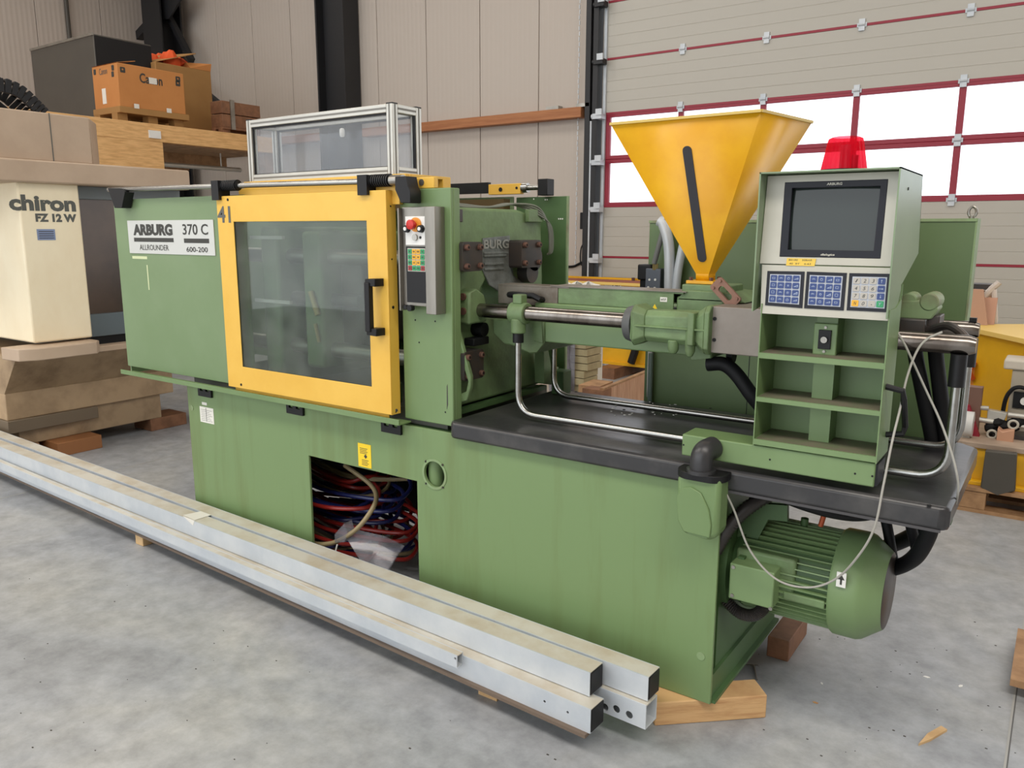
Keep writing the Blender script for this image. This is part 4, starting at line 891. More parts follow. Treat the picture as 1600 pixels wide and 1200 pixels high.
for pi, pd in enumerate(pads):
    c = [ff_.at(*p) for p in pd]
    obj('key_pad', G(ff_).plate([c[3], c[2], c[1], c[0]], 0, .002), nav, con)
    def bil(s, t): 
        a = V(c[3]) * (1 - s) + V(c[2]) * s; b = V(c[0]) * (1 - s) + V(c[1]) * s; return a * (1 - t) + b * t
    i4 = [tuple(bil(s, t)) for s, t in ((.085, .09), (.91, .09), (.91, .91), (.085, .91))]
    obj('key_field', G(ff_).plate(i4, .002, .0026), mat('light_key_field', (176, 182, 192), .5), con)
    for r in range(4):
        for k in range(4):
            s0_ = .105 + .2 * k; t0_ = .90 - .2 * (r + 1) + .015; m = bil(s0_ + .09, t0_ + .085); du = (bil(1, .5) - bil(0, .5)).length * .085; dv = (bil(.5, 1) - bil(.5, 0)).length * .083
            if pi == 2 and k < 3 or (pi == 2 and r == 3): km = {(3, 0): YELK, (3, 3): GRNK}.get((r, k), GREYK); lg = legends[r][k]
            else: km = BLUEK; lg = None
            g = G(ff_).plate(rrect(m.x - du, m.x + du, m.y - dv, m.y + dv, .0025, 3), .0026, .0042); g.mi = 1
            if lg == '.': g.box(m.x - .001, m.x + .001, m.y - .003, m.y - .001, .0042, .0045)
            elif lg: g.text(lg, m.x - du * .38, m.x + du * .38, m.y - dv * .55, m.y + dv * .55, .0042, .0004, shear=.2)
            elif pi == 2: 
                if r == 1: g.box(m.x - du * .6, m.x + du * .6, m.y - .0005, m.y + .0005, .0042, .0045)
                else: g.box(m.x - .0005, m.x + .0005, m.y - dv * .55, m.y + dv * .55, .0042, .0045)
                t_ = .0022; sg = -1 if r == 2 else 1; g.plate([(m.x - t_, m.y + sg * dv * .1), (m.x + t_, m.y + sg * dv * .1), (m.x, m.y + sg * dv * .6)] if r != 1 else [(m.x + du * .2, m.y - t_), (m.x + du * .7, m.y), (m.x + du * .2, m.y + t_)], .0042, .0045)
            else:
                q = (r * 4 + k + pi * 5) % 4; w_ = du * (.45 + .08 * q); h_ = dv * (.3 + .07 * ((q + r) % 3))
                if q == 0: g.plate(rrect(m.x - w_, m.x + w_, m.y - h_, m.y + h_, .001, 2), .0042, .0045, [rrect(m.x - w_ + .0008, m.x + w_ - .0008, m.y - h_ + .0008, m.y + h_ - .0008, .0006, 2)])
                elif q == 1: g.box(m.x - w_, m.x + w_, m.y - .0005, m.y + .0005, .0042, .0045).box(m.x - w_ * .5, m.x + w_ * .5, m.y + h_ * .6, m.y + h_ * .6 + .0008, .0042, .0045)
                elif q == 2: g.plate(circle(m.x, m.y, h_, 12), .0042, .0045, [circle(m.x, m.y, h_ - .0009, 12)]).box(m.x - .0004, m.x + .0004, m.y, m.y + h_, .0042, .0046)
                else: g.plate([(m.x - w_, m.y - h_), (m.x + w_, m.y - h_), (m.x + w_, m.y + h_)], .0042, .0045, [[(m.x - w_ * .3, m.y - h_ * .7), (m.x + w_ * .8, m.y - h_ * .7), (m.x + w_ * .8, m.y + h_ * .3)]])
            obj('key', g, [km, INK if km in (GREYK, YELK) else mat('key_legend', (170, 184, 206), .5) if 'key_legend' not in MATS else MATS['key_legend']], con)
nn = [ff_.at(*p) for p in ((1230, 403.2), (1275.5, 404.4), (1273, 416), (1228.5, 415))]
g = G(ff_).plate(nn[::-1], .001, .0022); g.mi = 1
a = ff_.at(1232.5, 407.3, .002); b = ff_.at(1269, 407.6, .002); g.text('B0180    50BAR', a[0], b[0], a[1], a[1] + .0045, .0022, .0003, shear=.1)
a = ff_.at(1233, 413, .002); b = ff_.at(1267, 413.2, .002); g.text('40  BT    6-63', a[0], b[0], a[1], a[1] + .0045, .0022, .0003, shear=.1)
obj('note_sticker', g, [NOTE, INK], con)
# side handle
a = A(1384, 604, 0, XB_); b = A(1384, 679, 0, XB_); ox = .042
obj('side_handle', G().tube([V((XB_, a.y, a.z)), V((XB_ + ox, a.y + .004, a.z - .008)), V((XB_ + ox + .004, a.y + .006, a.z - .03)), V((XB_ + ox + .004, b.y + .006, b.z + .03)), V((XB_ + ox, b.y + .004, b.z + .008)), V((XB_, b.y, b.z))], .0085, 8), BLACK, con)
# beacon
bx, by = -.555, 2.42
rl = G(); prof = [(0, .060), (.82, .047), (.95, .044), (1, .034)]; seg = 56
ring = []
for t, r in prof:
    ring.append([rl.bm.verts.new((bx + math.cos(2 * math.pi * k / seg) * r * (1 + .02 * (k % 2)), by + math.sin(2 * math.pi * k / seg) * r * (1 + .02 * (k % 2)), 1.772 + t * .088)) for k in range(seg)])
for a_, b_ in zip(ring, ring[1:]):
    for k in range(seg): rl.bm.faces.new((a_[k], a_[(k + 1) % seg], b_[(k + 1) % seg], b_[k]))
rl._fin([v for r in ring for v in r])
rm = mat('red_lens', (255, 30, 60), .12); nt = rm.node_tree
b_ = nt.nodes['Principled BSDF']; tr = nt.nodes.new('ShaderNodeBsdfTransparent'); tr.inputs[0].default_value = (1, .22, .30, 1); tl = nt.nodes.new('ShaderNodeBsdfTranslucent'); tl.inputs[0].default_value = (1, .03, .08, 1)
m1_ = nt.nodes.new('ShaderNodeMixShader'); m1_.inputs[0].default_value = .45; m2_ = nt.nodes.new('ShaderNodeMixShader'); m2_.inputs[0].default_value = .12
nt.links.new(tr.outputs[0], m1_.inputs[1]); nt.links.new(tl.outputs[0], m1_.inputs[2]); nt.links.new(m1_.outputs[0], m2_.inputs[1]); nt.links.new(b_.outputs[0], m2_.inputs[2]); nt.links.new(m2_.outputs[0], nt.nodes['Material Output'].inputs[0])
bc_ = obj('beacon_base', G().cyl((bx, by, 1.762), (bx, by, 1.772), .064, 32), BLACK, con)
obj('beacon_lens', rl, rm, con, ang=10, label='translucent red beacon lens')
obj('beacon_reflector', G().box(bx - .012, bx + .012, by - .004, by + .012, 1.772, 1.84).cyl((bx + .028, by, 1.772), (bx + .028, by, 1.81), .009, 12), STEEL, con)
# --- bracket at the table corner carrying the arm
fb_ = front(2.298); yb_ = 2.20
q = [front(yb_).at(*p) for p in ((1057, 742), (1126, 748), (1121, 838), (1111, 846), (1066, 833), (1056, 800))]
g = G(front(yb_)).plate(q, -.085, 0); br = obj('arm_bracket', g, GREEN, M, bev=.014)
q = [front(yb_).at(*p, .0) for p in ((1058, 775), (1066, 762), (1080, 760), (1096, 770), (1108, 795), (1112, 820), (1110, 840), (1068, 829), (1060, 812))]
obj('bracket_bulge', G(front(yb_)).plate(q, 0, .006), GREEN, M, bev=.004)
cx_ = (front(yb_).at(1057, 742)[0] + front(yb_).at(1126, 748)[0]) / 2
zc_ = .866
obj('bracket_cap', G(Fr((0, 0, 0), (1, 0, 0), (0, 1, 0))).plate(rrect(cx_ - .078, cx_ + .078, 2.19, 2.31, .05, 6), zc_, zc_ + .022), BLACK, M, bev=.004)
obj('pivot_elbow', G().tube([(cx_, 2.222, zc_ + .02)] + rounded([(cx_, 2.222, zc_ + .03), (cx_, 2.222, .95), (cx_ + .015, 2.275, .955)], .04, 8), .034, 20).cyl((cx_, 2.222, zc_ + .02), (cx_, 2.222, zc_ + .032), .044, 24), mat('black_elbow', (52, 52, 54), .35), M)
# --- electric motor
my, mzc, mr = 2.55, .51, .155
MA = V((-.80, my, mzc))
mo = obj('motor', G().cyl((-.80, my, mzc), (-.50, my, mzc), mr - .012, 40), GREEND, M)
g = G()
for k in range(48):
    t = 2 * math.pi * k / 48
    if 2.5 < t < 3.6 and False: continue
    c, s = math.cos(t), math.sin(t)
    def q_(x, r, off): return V((x, my + c * r - s * off, mzc + s * r + c * off))
    g.hexa([q_(-.775, mr - .014, -.0028), q_(-.49, mr - .014, -.0028), q_(-.49, mr - .014, .0028), q_(-.775, mr - .014, .0028), q_(-.775, mr + .004, -.002), q_(-.49, mr + .004, -.002), q_(-.49, mr + .004, .002), q_(-.775, mr + .004, .002)])
obj('cooling_fins', g, GREEN, mo)
g = G().rev((-.50, my, mzc), (-.355, my, mzc), [(0, mr + .008), (.06, mr + .014), (.50, mr + .014), (.62, mr + .008), (1, mr - .035)], 48, cap=False).rev((-.356, my, mzc), (-.36, my, mzc), [(0, mr - .034), (1, mr - .034)], 48)
obj('fan_cowl', g, GREEN, mo)
obj('fan_guard', G().rev((-.3555, my, mzc), (-.353, my, mzc), [(0, mr - .036), (1, mr - .040)], 40), DARKM, mo)
obj('mounting_flange', G().rev((-.835, my, mzc), (-.775, my, mzc), [(0, mr + .03), (.45, mr + .03), (.5, mr - .01), (1, mr + .004)], 40).box(-.775, -.755, my - .17, my - .1, mzc - .02, mzc + .07), GREEND, mo)
fb3 = front(2.345)
for (x0, y0, x1, y1) in ((1195, 845, 1213, 866), (1252, 855, 1272, 878)):
    a = fb3.at(x0, y0, .045); b = fb3.at(x1, y1, .045)
tb_ = obj('terminal_box', G().box(-.785, -.645, 2.335, 2.42, .452, .572), GREEN, mo, bev=.004)
g = G(front(2.335))
for p in ((1146, 886), (1144, 930), (1204, 951)): e = front(2.335).at(*p); g.cyl((e[0], e[1], 0), (e[0], e[1], .003), .006, 12)
obj('box_screws', g, STEEL, mo)
obj('terminal_box_neck', G().box(-.79, -.60, 2.40, 2.50, .46, .60), GREENC, mo, bev=.01)
obj('rating_plate', G().box(-.63, -.505, my - mr - .006, my - mr + .01, .470, .495), GREENC, mo, bev=.004)
fw_ = front(my - mr - .014); a = fw_.at(1308, 893); b = fw_.at(1321, 919)
g = G(fw_).box(a[0], a[0] + .027, b[1], a[1], -.002, .002); g.mi = 1; xm = a[0] + .0135
g.box(xm - .003, xm + .003, b[1] + .008, a[1] - .02, .002, .0025).plate([(xm - .010, a[1] - .022), (xm + .010, a[1] - .022), (xm, a[1] - .006)], .002, .0025)
obj('arrow_sticker', g, [WHITE, INK], mo)
obj('lifting_eye', G().cyl((-.62, my, mzc + mr - .01), (-.62, my, mzc + mr + .025), .012, 12), GREEND, mo)
# corrugated hoses
def corr(name, pts, r, m, n=30):
    c = catmull(pts, n); obj(name, G().tube(c, r, 14, corr=.09), m, M, ang=80)
CORM = mat('corrugated_black', (48, 44, 42), .45)
corr('corrugated_hose', [(-.69, 2.40, .455), (-.69, 2.40, .42), (-.72, 2.40, .385), (-.77, 2.41, .375), (-.82, 2.42, .40), (-.86, 2.43, .43)], .019, CORM, 16)
corr('corrugated_hose', [(-.835, 2.33, .60), (-.80, 2.34, .68), (-.76, 2.36, .74), (-.70, 2.42, .79), (-.62, 2.5, .81)], .022, CORM, 16)
for pts, r in (([(-.70, 2.45, .80), (-.62, 2.40, .79), (-.5, 2.42, .77), (-.42, 2.5, .76), (-.33, 2.6, .80)], .017),
               ([(-.50, 2.75, .80), (-.42, 2.72, .72), (-.34, 2.70, .72), (-.28, 2.72, .80)], .020),
               ([(-.45, 2.70, .80), (-.40, 2.66, .70), (-.36, 2.62, .58)], .016), ([(-.34, 2.60, .80), (-.32, 2.60, .72), (-.30, 2.62, .64)], .016),
               ([(-.25, 2.50, .80), (-.262, 2.52, .72), (-.30, 2.58, .62), (-.37, 2.66, .54), (-.45, 2.72, .50)], .024),
               ([(-.26, 2.75, .80), (-.27, 2.75, .72), (-.33, 2.80, .62), (-.45, 2.9, .5)], .026),
               ([(-.60, 2.65, .80), (-.52, 2.62, .73), (-.44, 2.62, .74)], .02)):
    obj('black_hose', G().tube(catmull([V(p) for p in pts], 10), r, 12), BLACKM, M)
a = A(1291, 797, 1, 2.50); b = A(1282, 822, 1, 2.50); obj('copper_pipe', G().cyl(a + V((0, 0, .01)), b, .008, 12), COPPER, M)
obj('under_bracket', G(front(2.45)).plate([front(2.45).at(*p) for p in ((1160, 785), (1230, 790), (1230, 815), (1200, 812), (1175, 860), (1150, 850))], -.02, 0), GREEND, M)
obj('table_frame', G().box(-.83, -.20, 2.45, 2.49, .79, .826).box(-.83, -.20, 2.95, 2.99, .79, .826), GREEND, M)
# thin grey cable looping over the console end and the motor
cp = [A(1398, 513, 1, 2.42), A(1412, 535, 1, 2.42), A(1424, 560, 1, 2.42), A(1447, 610, 1, 2.42), A(1470, 660, 1, 2.40), A(1488, 712, 1, 2.38), A(1497, 755, 1, 2.38), A(1494, 785, 1, 2.42), A(1484, 812, 1, 2.6), A(1470, 820, 1, 2.75)]
obj('thin_cable', G().tube(catmull(cp), .0032, 8), CABLE, M)
cp = [A(1472, 519, 1, 2.42), A(1448, 530, 1, 2.40), A(1432, 550, 1, 2.38), A(1417, 590, 1, 2.35), A(1406, 640, 1, 2.31), A(1394, 690, 1, 2.27), A(1380, 760, 1, 2.245), A(1366, 825, 1, 2.24), A(1340, 870, 1, 2.26), A(1305, 905, 1, 2.30), A(1262, 918, 1, 2.31), A(1213, 905, 1, 2.30), A(1172, 860, 1, 2.29), A(1146, 795, 1, 2.28), A(1124, 750, 1, 2.25)]
obj('thin_cable', G().tube(catmull(cp), .0032, 8), CABLE, M)
# hose tangle inside the base opening
random.seed(11)
hm = [HRED, HBLU, HRED, HBLU, HBEI]
for k in range(30):
    m = hm[k % 5]; z = .095 + .33 * random.random() ** 1.2; y = 2.36 + .30 * random.random(); xe = -2.56 + random.uniform(-.10, .20) - (z - .1) * .25; r = .010 if m is not HBEI else .0085
    zz_ = lambda d: max(z + d, .10)
    pts = [(-3.25, y + .05, zz_(.03)), (-3.0, y, z), (-2.78, y - .02, zz_(-.01)), (xe - .05, y + .04, zz_(random.uniform(-.03, .02))), (xe, y + .13, zz_(.0)), (xe - .08, y + .23, zz_(.04)), (-2.85, y + .28, zz_(.05)), (-3.2, y + .26, zz_(.02))]
    obj('hose', G().tube(catmull([V(p) for p in pts], 6), r, 8), m, M)
obj('drooping_hose', G().tube(catmull([V((-2.95, 2.33, .16)), V((-2.68, 2.34, .185)), V((-2.52, 2.36, .27)), V((-2.45, 2.40, .36)), V((-2.46, 2.46, .42)), V((-2.54, 2.5, .46)), V((-2.7, 2.5, .52))], 8), .011, 10), HBEI, M)

# ================================================================== glazed box on top
gx0, gx1, gy0, gy1, gz0, gz1 = -3.105, -2.215, 2.365, 2.535, 1.8172, 2.085
gb = thing('glazed_box', 'empty aluminium framed box with clear panes standing on top of the green machine', 'box', ((gx0 + gx1) / 2, 2.45, gz0))
def profile(x0, x1, y0, y1, z0, z1, ax):
    """slotted aluminium extrusion"""
    g = G().box(x0, x1, y0, y1, z0, z1)
    o = obj('frame_profile', g, ALU, gb, bev=.002)
    g = G(); e = .0006
    if ax == 'x':
        zm = (z0 + z1) / 2; g.box(x0, x1, y0 - e, y0 + .001, zm - .004, zm + .004)
    elif ax == 'y': zm = (z0 + z1) / 2; g.box(x1 - .001, x1 + e, y0, y1, zm - .004, zm + .004)
    else:
        xm = (x0 + x1) / 2; ym = (y0 + y1) / 2; g.box(xm - .004, xm + .004, y0 - e, y0 + .001, z0, z1).box(x1 - .001, x1 + e, ym - .004, ym + .004, z0, z1)
    obj('slot', g, mat('slot_shadow_grey', (120, 118, 112), .5) if 'slot_shadow_grey' not in MATS else MATS['slot_shadow_grey'], o)
pw = .032
for y in (gy0, gy1 - pw):
    for z in (gz0, gz1 - pw): profile(gx0 + pw, gx1 - pw, y, y + pw, z, z + pw, 'x')
for x in (gx0, gx1 - pw):
    for y in (gy0, gy1 - pw): profile(x, x + pw, y, y + pw, gz0, gz1, 'z')
    for z in (gz0, gz1 - pw): profile(x, x + pw, gy0 + pw, gy1 - pw, z, z + pw, 'y')
for (x, y) in ((gx1 - pw, gy0), (gx0, gy0), (gx1 - pw, gy1 - pw)): obj('end_cap', G().box(x, x + pw, y, y + pw, gz1, gz1 + .004), BLACK, gb)
for y in (gy0 + pw / 2, gy1 - pw / 2):
    obj('pane', G().box(gx0 + pw - .004, gx1 - pw + .004, y - .002, y + .002, gz0 + pw - .004, gz1 - pw + .004), GL_BOX, gb)
    g = G(front(y - .004)); u0, u1, v0, v1 = gx0 + pw, gx1 - pw, gz0 + pw, gz1 - pw; s = .007
    obj('rubber_seal', g.plate([(u0, v0), (u1, v0), (u1, v1), (u0, v1)], 0, .004, [[(u0 + s, v0 + .003), (u1 - .003, v0 + .003), (u1 - .003, v1 - s), (u0 + s, v1 - s)]]), BLACK, gb)
for x in (gx0 + pw / 2, gx1 - pw / 2): obj('pane', G().box(x - .002, x + .002, gy0 + pw - .004, gy1 - pw + .004, gz0 + pw - .004, gz1 - pw + .004), GL_BOX, gb)
obj('black_strip', G().box(gx1 - .012, gx1 - .004, gy1 - pw - .010, gy1 - pw, gz0 + pw, gz1 - pw), BLACK, gb)
e = A(540, 208, 1, gy1 - pw); obj('latch', G().rev((e.x, gy1 - pw - .02, e.z - .018), (e.x, gy1 - pw - .02, e.z + .018), [(0, .008), (.3, .011), (.8, .011), (1, .006)], 14), WHITE, gb)

# ================================================================== steel tubes on the floor
def steel_tube(x1, yf, w_, z0, z1, slope, label, cap, holes=(), r=.006, x0=-7.2, m=(GALV, GALVD)):
    """square tube running to -X; yf = near face at its right end"""
    L_ = x1 - x0; ang = math.atan(slope); u = V((-math.cos(ang), math.sin(ang), 0))
    t = thing('steel_tube', label, 'tube', (x1, yf + w_ / 2, z0), 'galvanised steel tubes on the floor')
    fr = Fr((x1, yf, z0), -u, (0, 0, 1)); W, H = w_, z1 - z0; th = .004
    g = G(fr); hs = [circle(h[0], h[1], h[2], 14) for h in holes]
    g.plate([(-L_, 0), (0, 0), (0, H), (-L_, H)], -th, 0, hs); g.box(-L_, 0, 0, H, -W, -W + th); g.box(-L_, 0, 0, th, -W + th, -th)
    g.mi = 1; g.box(-L_, 0, H - th, H, -W + th, -th)
    obj('body', g, list(m), t, bev=.0)
    if cap: obj('end_cap', G(fr).box(-.012, .003, .002, H - .002, -W + .002, -.002), BLACK, t, bev=.004, label='black plastic end cap')
    return t, fr
steel_tube(-1.095, 2.0, .078, .165, .247, .034, 'upper galvanised square tube nearest the camera, black end cap', True)
steel_tube(-.935, 2.082, .076, .165, .247, .037, 'upper galvanised square tube lying against the green machine base', True)
a = Fr((-1.06, 1.945, .08), (1, -.048, 0), (0, 0, 1)); hh = [a.at(851, 1096), a.at(887, 1113), (-3.95, .05)]
steel_tube(-1.06, 1.945, .078, .08, .162, .0445, 'lower galvanised square tube in front, with small drilled holes', True, [(x, y, .0045) for x, y in hh])
a = Fr((-.93, 2.062, .08), (1, -.037, 0), (0, 0, 1)); hh = [a.at(945, 1105), a.at(963, 1108), a.at(983, 1117)]
steel_tube(-.93, 2.062, .074, .08, .162, .037, 'lower open ended steel tube with three round holes, next to the wood beam', False, [(x, y, .013) for x, y in hh])
ysm = 1.945 + .048 * .52 - .0335
a = Fr((-1.58, ysm, .13), (1, -.048, 0), (0, 0, 1)); h1 = a.at(710.5, 1029)
t_, _ = steel_tube(-1.578, ysm, .033, .130, .176, .042, 'thin short galvanised tube along the front of the stack, open end', False, [(h1[0], h1[1], .005)])
fb4 = Fr((-1.07, 1.93, .068), (1, -.048, 0), (0, 0, 1))
tag(obj('flat_bar', G(fb4).box(-6.1, 0, 0, .0115, -.10, 0), mat('brown_flat_bar', (120, 104, 90), .55, .3)), 'long brown flat steel bar under the front galvanised tubes', 'bar')
PB = mat('pale_block_wood', (214, 180, 132), .65, c2=(184, 144, 96), sc=14, amt=.6)
b0_ = A(213, 850, 2, 0)
tag(obj('wood_block', G().box(-3.84, -3.77, 2.085, 2.40, 0, .067), PB, bev=.003), 'small pale wood block propping the steel tubes from below', 'wood block')
tag(obj('wood_block', G().box(-1.55, -1.47, 2.02, 2.24, 0, .067), PB), 'wood block hidden beneath the near end of the steel tubes', 'wood block')
tag(obj('wood_block', G().box(-6.3, -6.2, 2.25, 2.50, 0, .067), PB), 'wood block beneath the far end of the steel tubes', 'wood block')
fp_ = Fr((-1.095, 2.0, .248), (1, -.034, 0), (.034, 1, 0))
pq = [fp_.at(*p) for p in ((286, 805), (314, 799), (330, 805), (304, 813))]
g = G(fp_).plate(pq, .0003, .001)
ff5 = Fr((-1.095, 2.0, .165), (1, -.034, 0), (0, 0, 1)); q5 = [ff5.at(*p) for p in ((286, 806), (304, 813.5), (302, 821))]
g.fr = ff5; g.plate(q5, .0006, .0012)
tag(obj('paper_sheet', g, PAPER), 'torn piece of white paper taped on the upper steel tube', 'paper')
# beam under the machine's right end, wood blocks
c = [V((-.962, 2.206, 0)), V((-.676, 2.462, 0))]; dv_ = (c[1] - c[0]).normalized(); nv_ = V((-dv_.y, dv_.x, 0))
fbm = Fr(c[0], dv_, nv_)
bw = obj('timber_block', G(fbm).box(0, (c[1] - c[0]).length, 0, .10, 0, .084), mat('split_pine', (212, 172, 122), .65, c2=(180, 132, 86), sc=3, amt=.7, stretch=(2, 2, 22), lo=.45, hi=.68, bump=.15, bsc=20), bev=.004)
tag(bw, 'thick pale split timber block under the right corner of the green machine', 'wood block')
tag(obj('wood_block', G().box(-.80, -.718, 2.86, 3.12, 0, .084), WOODB, bev=.004), 'reddish brown wood block under the rear right corner of the machine', 'wood block')
for (x, y) in ((-3.5, 2.35), (-3.5, 2.9), (-2.0, 2.35), (-2.0, 2.9)): tag(obj('wood_block', G().box(x - .05, x + .05, y - .0, y + .1, 0, .084), WOODB), 'wood block under the %s of the green machine base' % ('left front' if (x, y) == (-3.5, 2.35) else 'left rear' if x == -3.5 else 'middle front' if y == 2.35 else 'middle rear'), 'wood block')

# ================================================================== control cabinet behind the machine
ycab = 3.14; fcb = front(ycab)
cabx0, cabx1 = fcb.at(1013, 400)[0], fcb.at(1523, 380)[0]; cz1 = fcb.at(1534, 343)[1]
cab = obj('control_cabinet', G().box(cabx0, cabx1, ycab, ycab + .10, .74, cz1).box(cabx0 + .1, cabx1 - .1, 3.0, ycab, .76, .82), mat('cabinet_green', (96, 118, 78), .42, c2=(86, 108, 68), sc=1.5, amt=.7), M, bev=.004)
obj('edge_strip', G().box(cabx1 - .004, cabx1 + .002, ycab - .002, ycab + .102, .74, cz1 + .004).box(cabx0, cabx1, ycab - .004, ycab, cz1 - .006, cz1 + .004), GREENT, cab)
g = G(); ex = fcb.at(1517, 333)[0]; cc_ = V((ex, ycab + .05, cz1 + .026)); g.tube([cc_ + V((.012 * math.cos(t), 0, .018 * math.sin(t))) for t in [2 * math.pi * k / 16 for k in range(17)]], .005, 8).cyl((ex, ycab + .05, cz1), (ex, ycab + .05, cz1 + .012), .010, 12); obj('lifting_eye', g, STEEL, cab)
xs_ = fcb.at(1180, 400)[0]; obj('door_seam', G().box(xs_, xs_ + .003, ycab - .001, ycab + .002, .76, cz1 - .01), BLACK, cab)

# conduits and pneumatic block beside it
g1 = front(3.09); 
def gp(*ps, y=3.09): return [A(px, py, 1, y) for px, py in ps]
def cond(name, lab, ps, r, m, y=3.09):
    o = obj(name, G().tube(catmull(gp(*ps, y=y), 6), r, 14), m); tag(o, lab, 'pipe'); return o
cond('conduit', 'thick pale grey flexible pipe rising left of the yellow hopper', ((1046, 455), (1046, 400), (1043, 372), (1036, 350), (1030, 345)), .022, GALV)
cond('conduit', 'slanted pale grey pipe just behind the left edge of the hopper', ((1056, 455), (1060, 420), (1068, 380), (1076, 350)), .017, GALV)
cond('conduit', 'dark grey hose bending down to the grey valve block', ((1022, 412), (1028, 390), (1036, 360), (1040, 342)), .011, mat('grey_hose', (110, 112, 110), .5))
cond('conduit', 'thin dark upright pipe at the left edge of the green control cabinet', ((1017, 552), (1015, 640)), .010, mat('teal_grey_pipe', (96, 112, 104), .4), y=3.11)
vb = thing('valve_block', 'grey pneumatic valve block with four silver screws beside the pipes', 'valve', gp((1022, 455))[0])
a = front(3.09).at(1009, 408); b = front(3.09).at(1031, 457)
obj('body', G(front(3.09)).box(a[0], b[0], b[1] - .16, a[1] - .03, -.05, 0), mat('valve_grey', (92, 98, 108), .45, .3), vb, bev=.004)
a2 = front(3.10).at(996, 413); b2 = front(3.10).at(1010, 438)
obj('solenoid', G(front(3.10)).box(a2[0], b2[0] + .02, b2[1], a2[1], -.07, 0), BLACK, vb, bev=.006)
obj('solenoid_stem', G(front(3.10)).box(a2[0] + .01, b2[0], b2[1] - .12, b2[1], -.05, -.01), BLACKM, vb)
g = G(front(3.09))
for (px, py) in ((1015, 437), (1024, 437), (1013, 449), (1023, 450)): e = front(3.09).at(px, py); g.cyl((e[0], e[1], 0), (e[0], e[1], .003), .005, 10)
obj('screws', g, WHITE, vb)
e = gp((1024, 418), y=3.10)[0]; obj('fitting', G().cyl(e - V((0, 0, .010)), e + V((0, 0, .016)), .013, 6), mat('brass', (190, 170, 120), .35, .8), vb)
obj('valve_stand', G().box(a[0] + .01, a[0] + .03, 3.12, 3.14, .893, b[1] - .25), STEEL, vb)

# ================================================================== yellow girders near the roller door
def girder(name, lab, p0, p1, z0, z1, hw, text=None):
    p0 = V(p0); p1 = V(p1); d = (p1 - p0); L_ = d.length; u = d.normalized(); fr = Fr((p0.x, p0.y, 0), u, (0, 0, 1))
    t = thing(name, lab, 'girder', (p0.x, p0.y, z0))
    obj('web', G(fr).box(0, L_, z0 + .03, z1 - .03, -hw, 0), YELG, t)
    obj('bottom_flange', G(fr).box(0, L_, z0, z0 + .03, -hw - .04, .05), YELG, t)
    obj('top_flange', G(fr).box(0, L_, z1 - .03, z1, -hw - .04, .05), mat('pale_yellow_edge', (236, 200, 110), .5) if 'pale_yellow_edge' not in MATS else MATS['pale_yellow_edge'], t)  # ceiling light on the top flange is put into a paler yellow
    return t, fr
gl, fgl = girder('steel_girder', 'long yellow box girder lying along the foot of the roller door', (-6.3, 8.0, 0), (-1.2, 8.0, 0), .12, 1.045, .4)
obj('red_top_plate', G(fgl).box(0, 5.0, 1.045, 1.052, -.38, .02), mat('red_brown_primer', (150, 82, 62), .6), gl)
obj('guide_rail', G(fgl).box(.6, 4.8, 1.052, 1.075, -.36, -.34), YELG, gl)
for u in (.9, 2.2, 3.2): obj('bolt', G(fgl).cyl((u, 1.052, -.3), (u, 1.085, -.3), .02, 8), RUST, gl)
wl = fgl.at(957, 449); wr = fgl.at(968, 449); wt = fgl.at(962, 443)[1]; wb = fgl.at(962, 453)[1]
g = G(fgl).box(wl[0] - .10, wr[0] + .02, wb - .02, wt + .02, 0, .004); obj('sign_plate', g, WHITE, gl)
g = G(fgl).text('ON', wl[0], wr[0], wb, wt, .004, .001, off=.04); obj('sign_lettering', g, BLACK, gl)
tag(obj('support_beam', G().box(-4.2, -4.0, 7.7, 8.6, 0, .12), WOODB), 'wood bearer under the long yellow girder, seen through the gap', 'wood block')
tag(obj('support_beam', G().box(-6.1, -5.9, 7.6, 8.5, 0, .12), WOODB), 'hidden wood bearer under the left end of the long yellow girder', 'wood block')
tag(obj('support_beam', G().box(-1.7, -1.5, 7.6, 8.5, 0, .12), WOODB), 'hidden wood bearer under the right end of the long yellow girder', 'wood block')
# right hand girder, on the pallet
gp0 = A(1500, 506, 2, .95); gp1 = A(1600, 527, 2, .95); dd = (gp1 - gp0); gpr = gp0 + dd * 1.25
gr, fgr = girder('steel_girder', 'yellow steel girder behind the pallet of machine parts on the right', (gp0.x, gp0.y, 0), (gpr.x, gpr.y, 0), .20, .95, .5)
a = fgr.at(1527, 566); b = fgr.at(1524, 592)
obj('red_clamp', G(fgr).tube([(a[0], a[1], .02), (a[0] + .01, (a[1] + b[1]) / 2, .06), (b[0], b[1], .02)], .02, 8), mat('orange_red_metal', (196, 84, 40), .5), gr)
obj('hook_plate', G(fgr).box(a[0] - .09, a[0] - .02, b[1] - .1, a[1] + .02, 0, .03), mat('pale_orange', (226, 160, 80), .5), gr)
for u in (.02, dd.length * .9): obj('stand_block', G(fgr).box(u, u + .12, 0, .2, -.4, 0), WOODB, gr)
ub = Fr(A(1478, 470, 2, 1.05), (1, 0, 0))
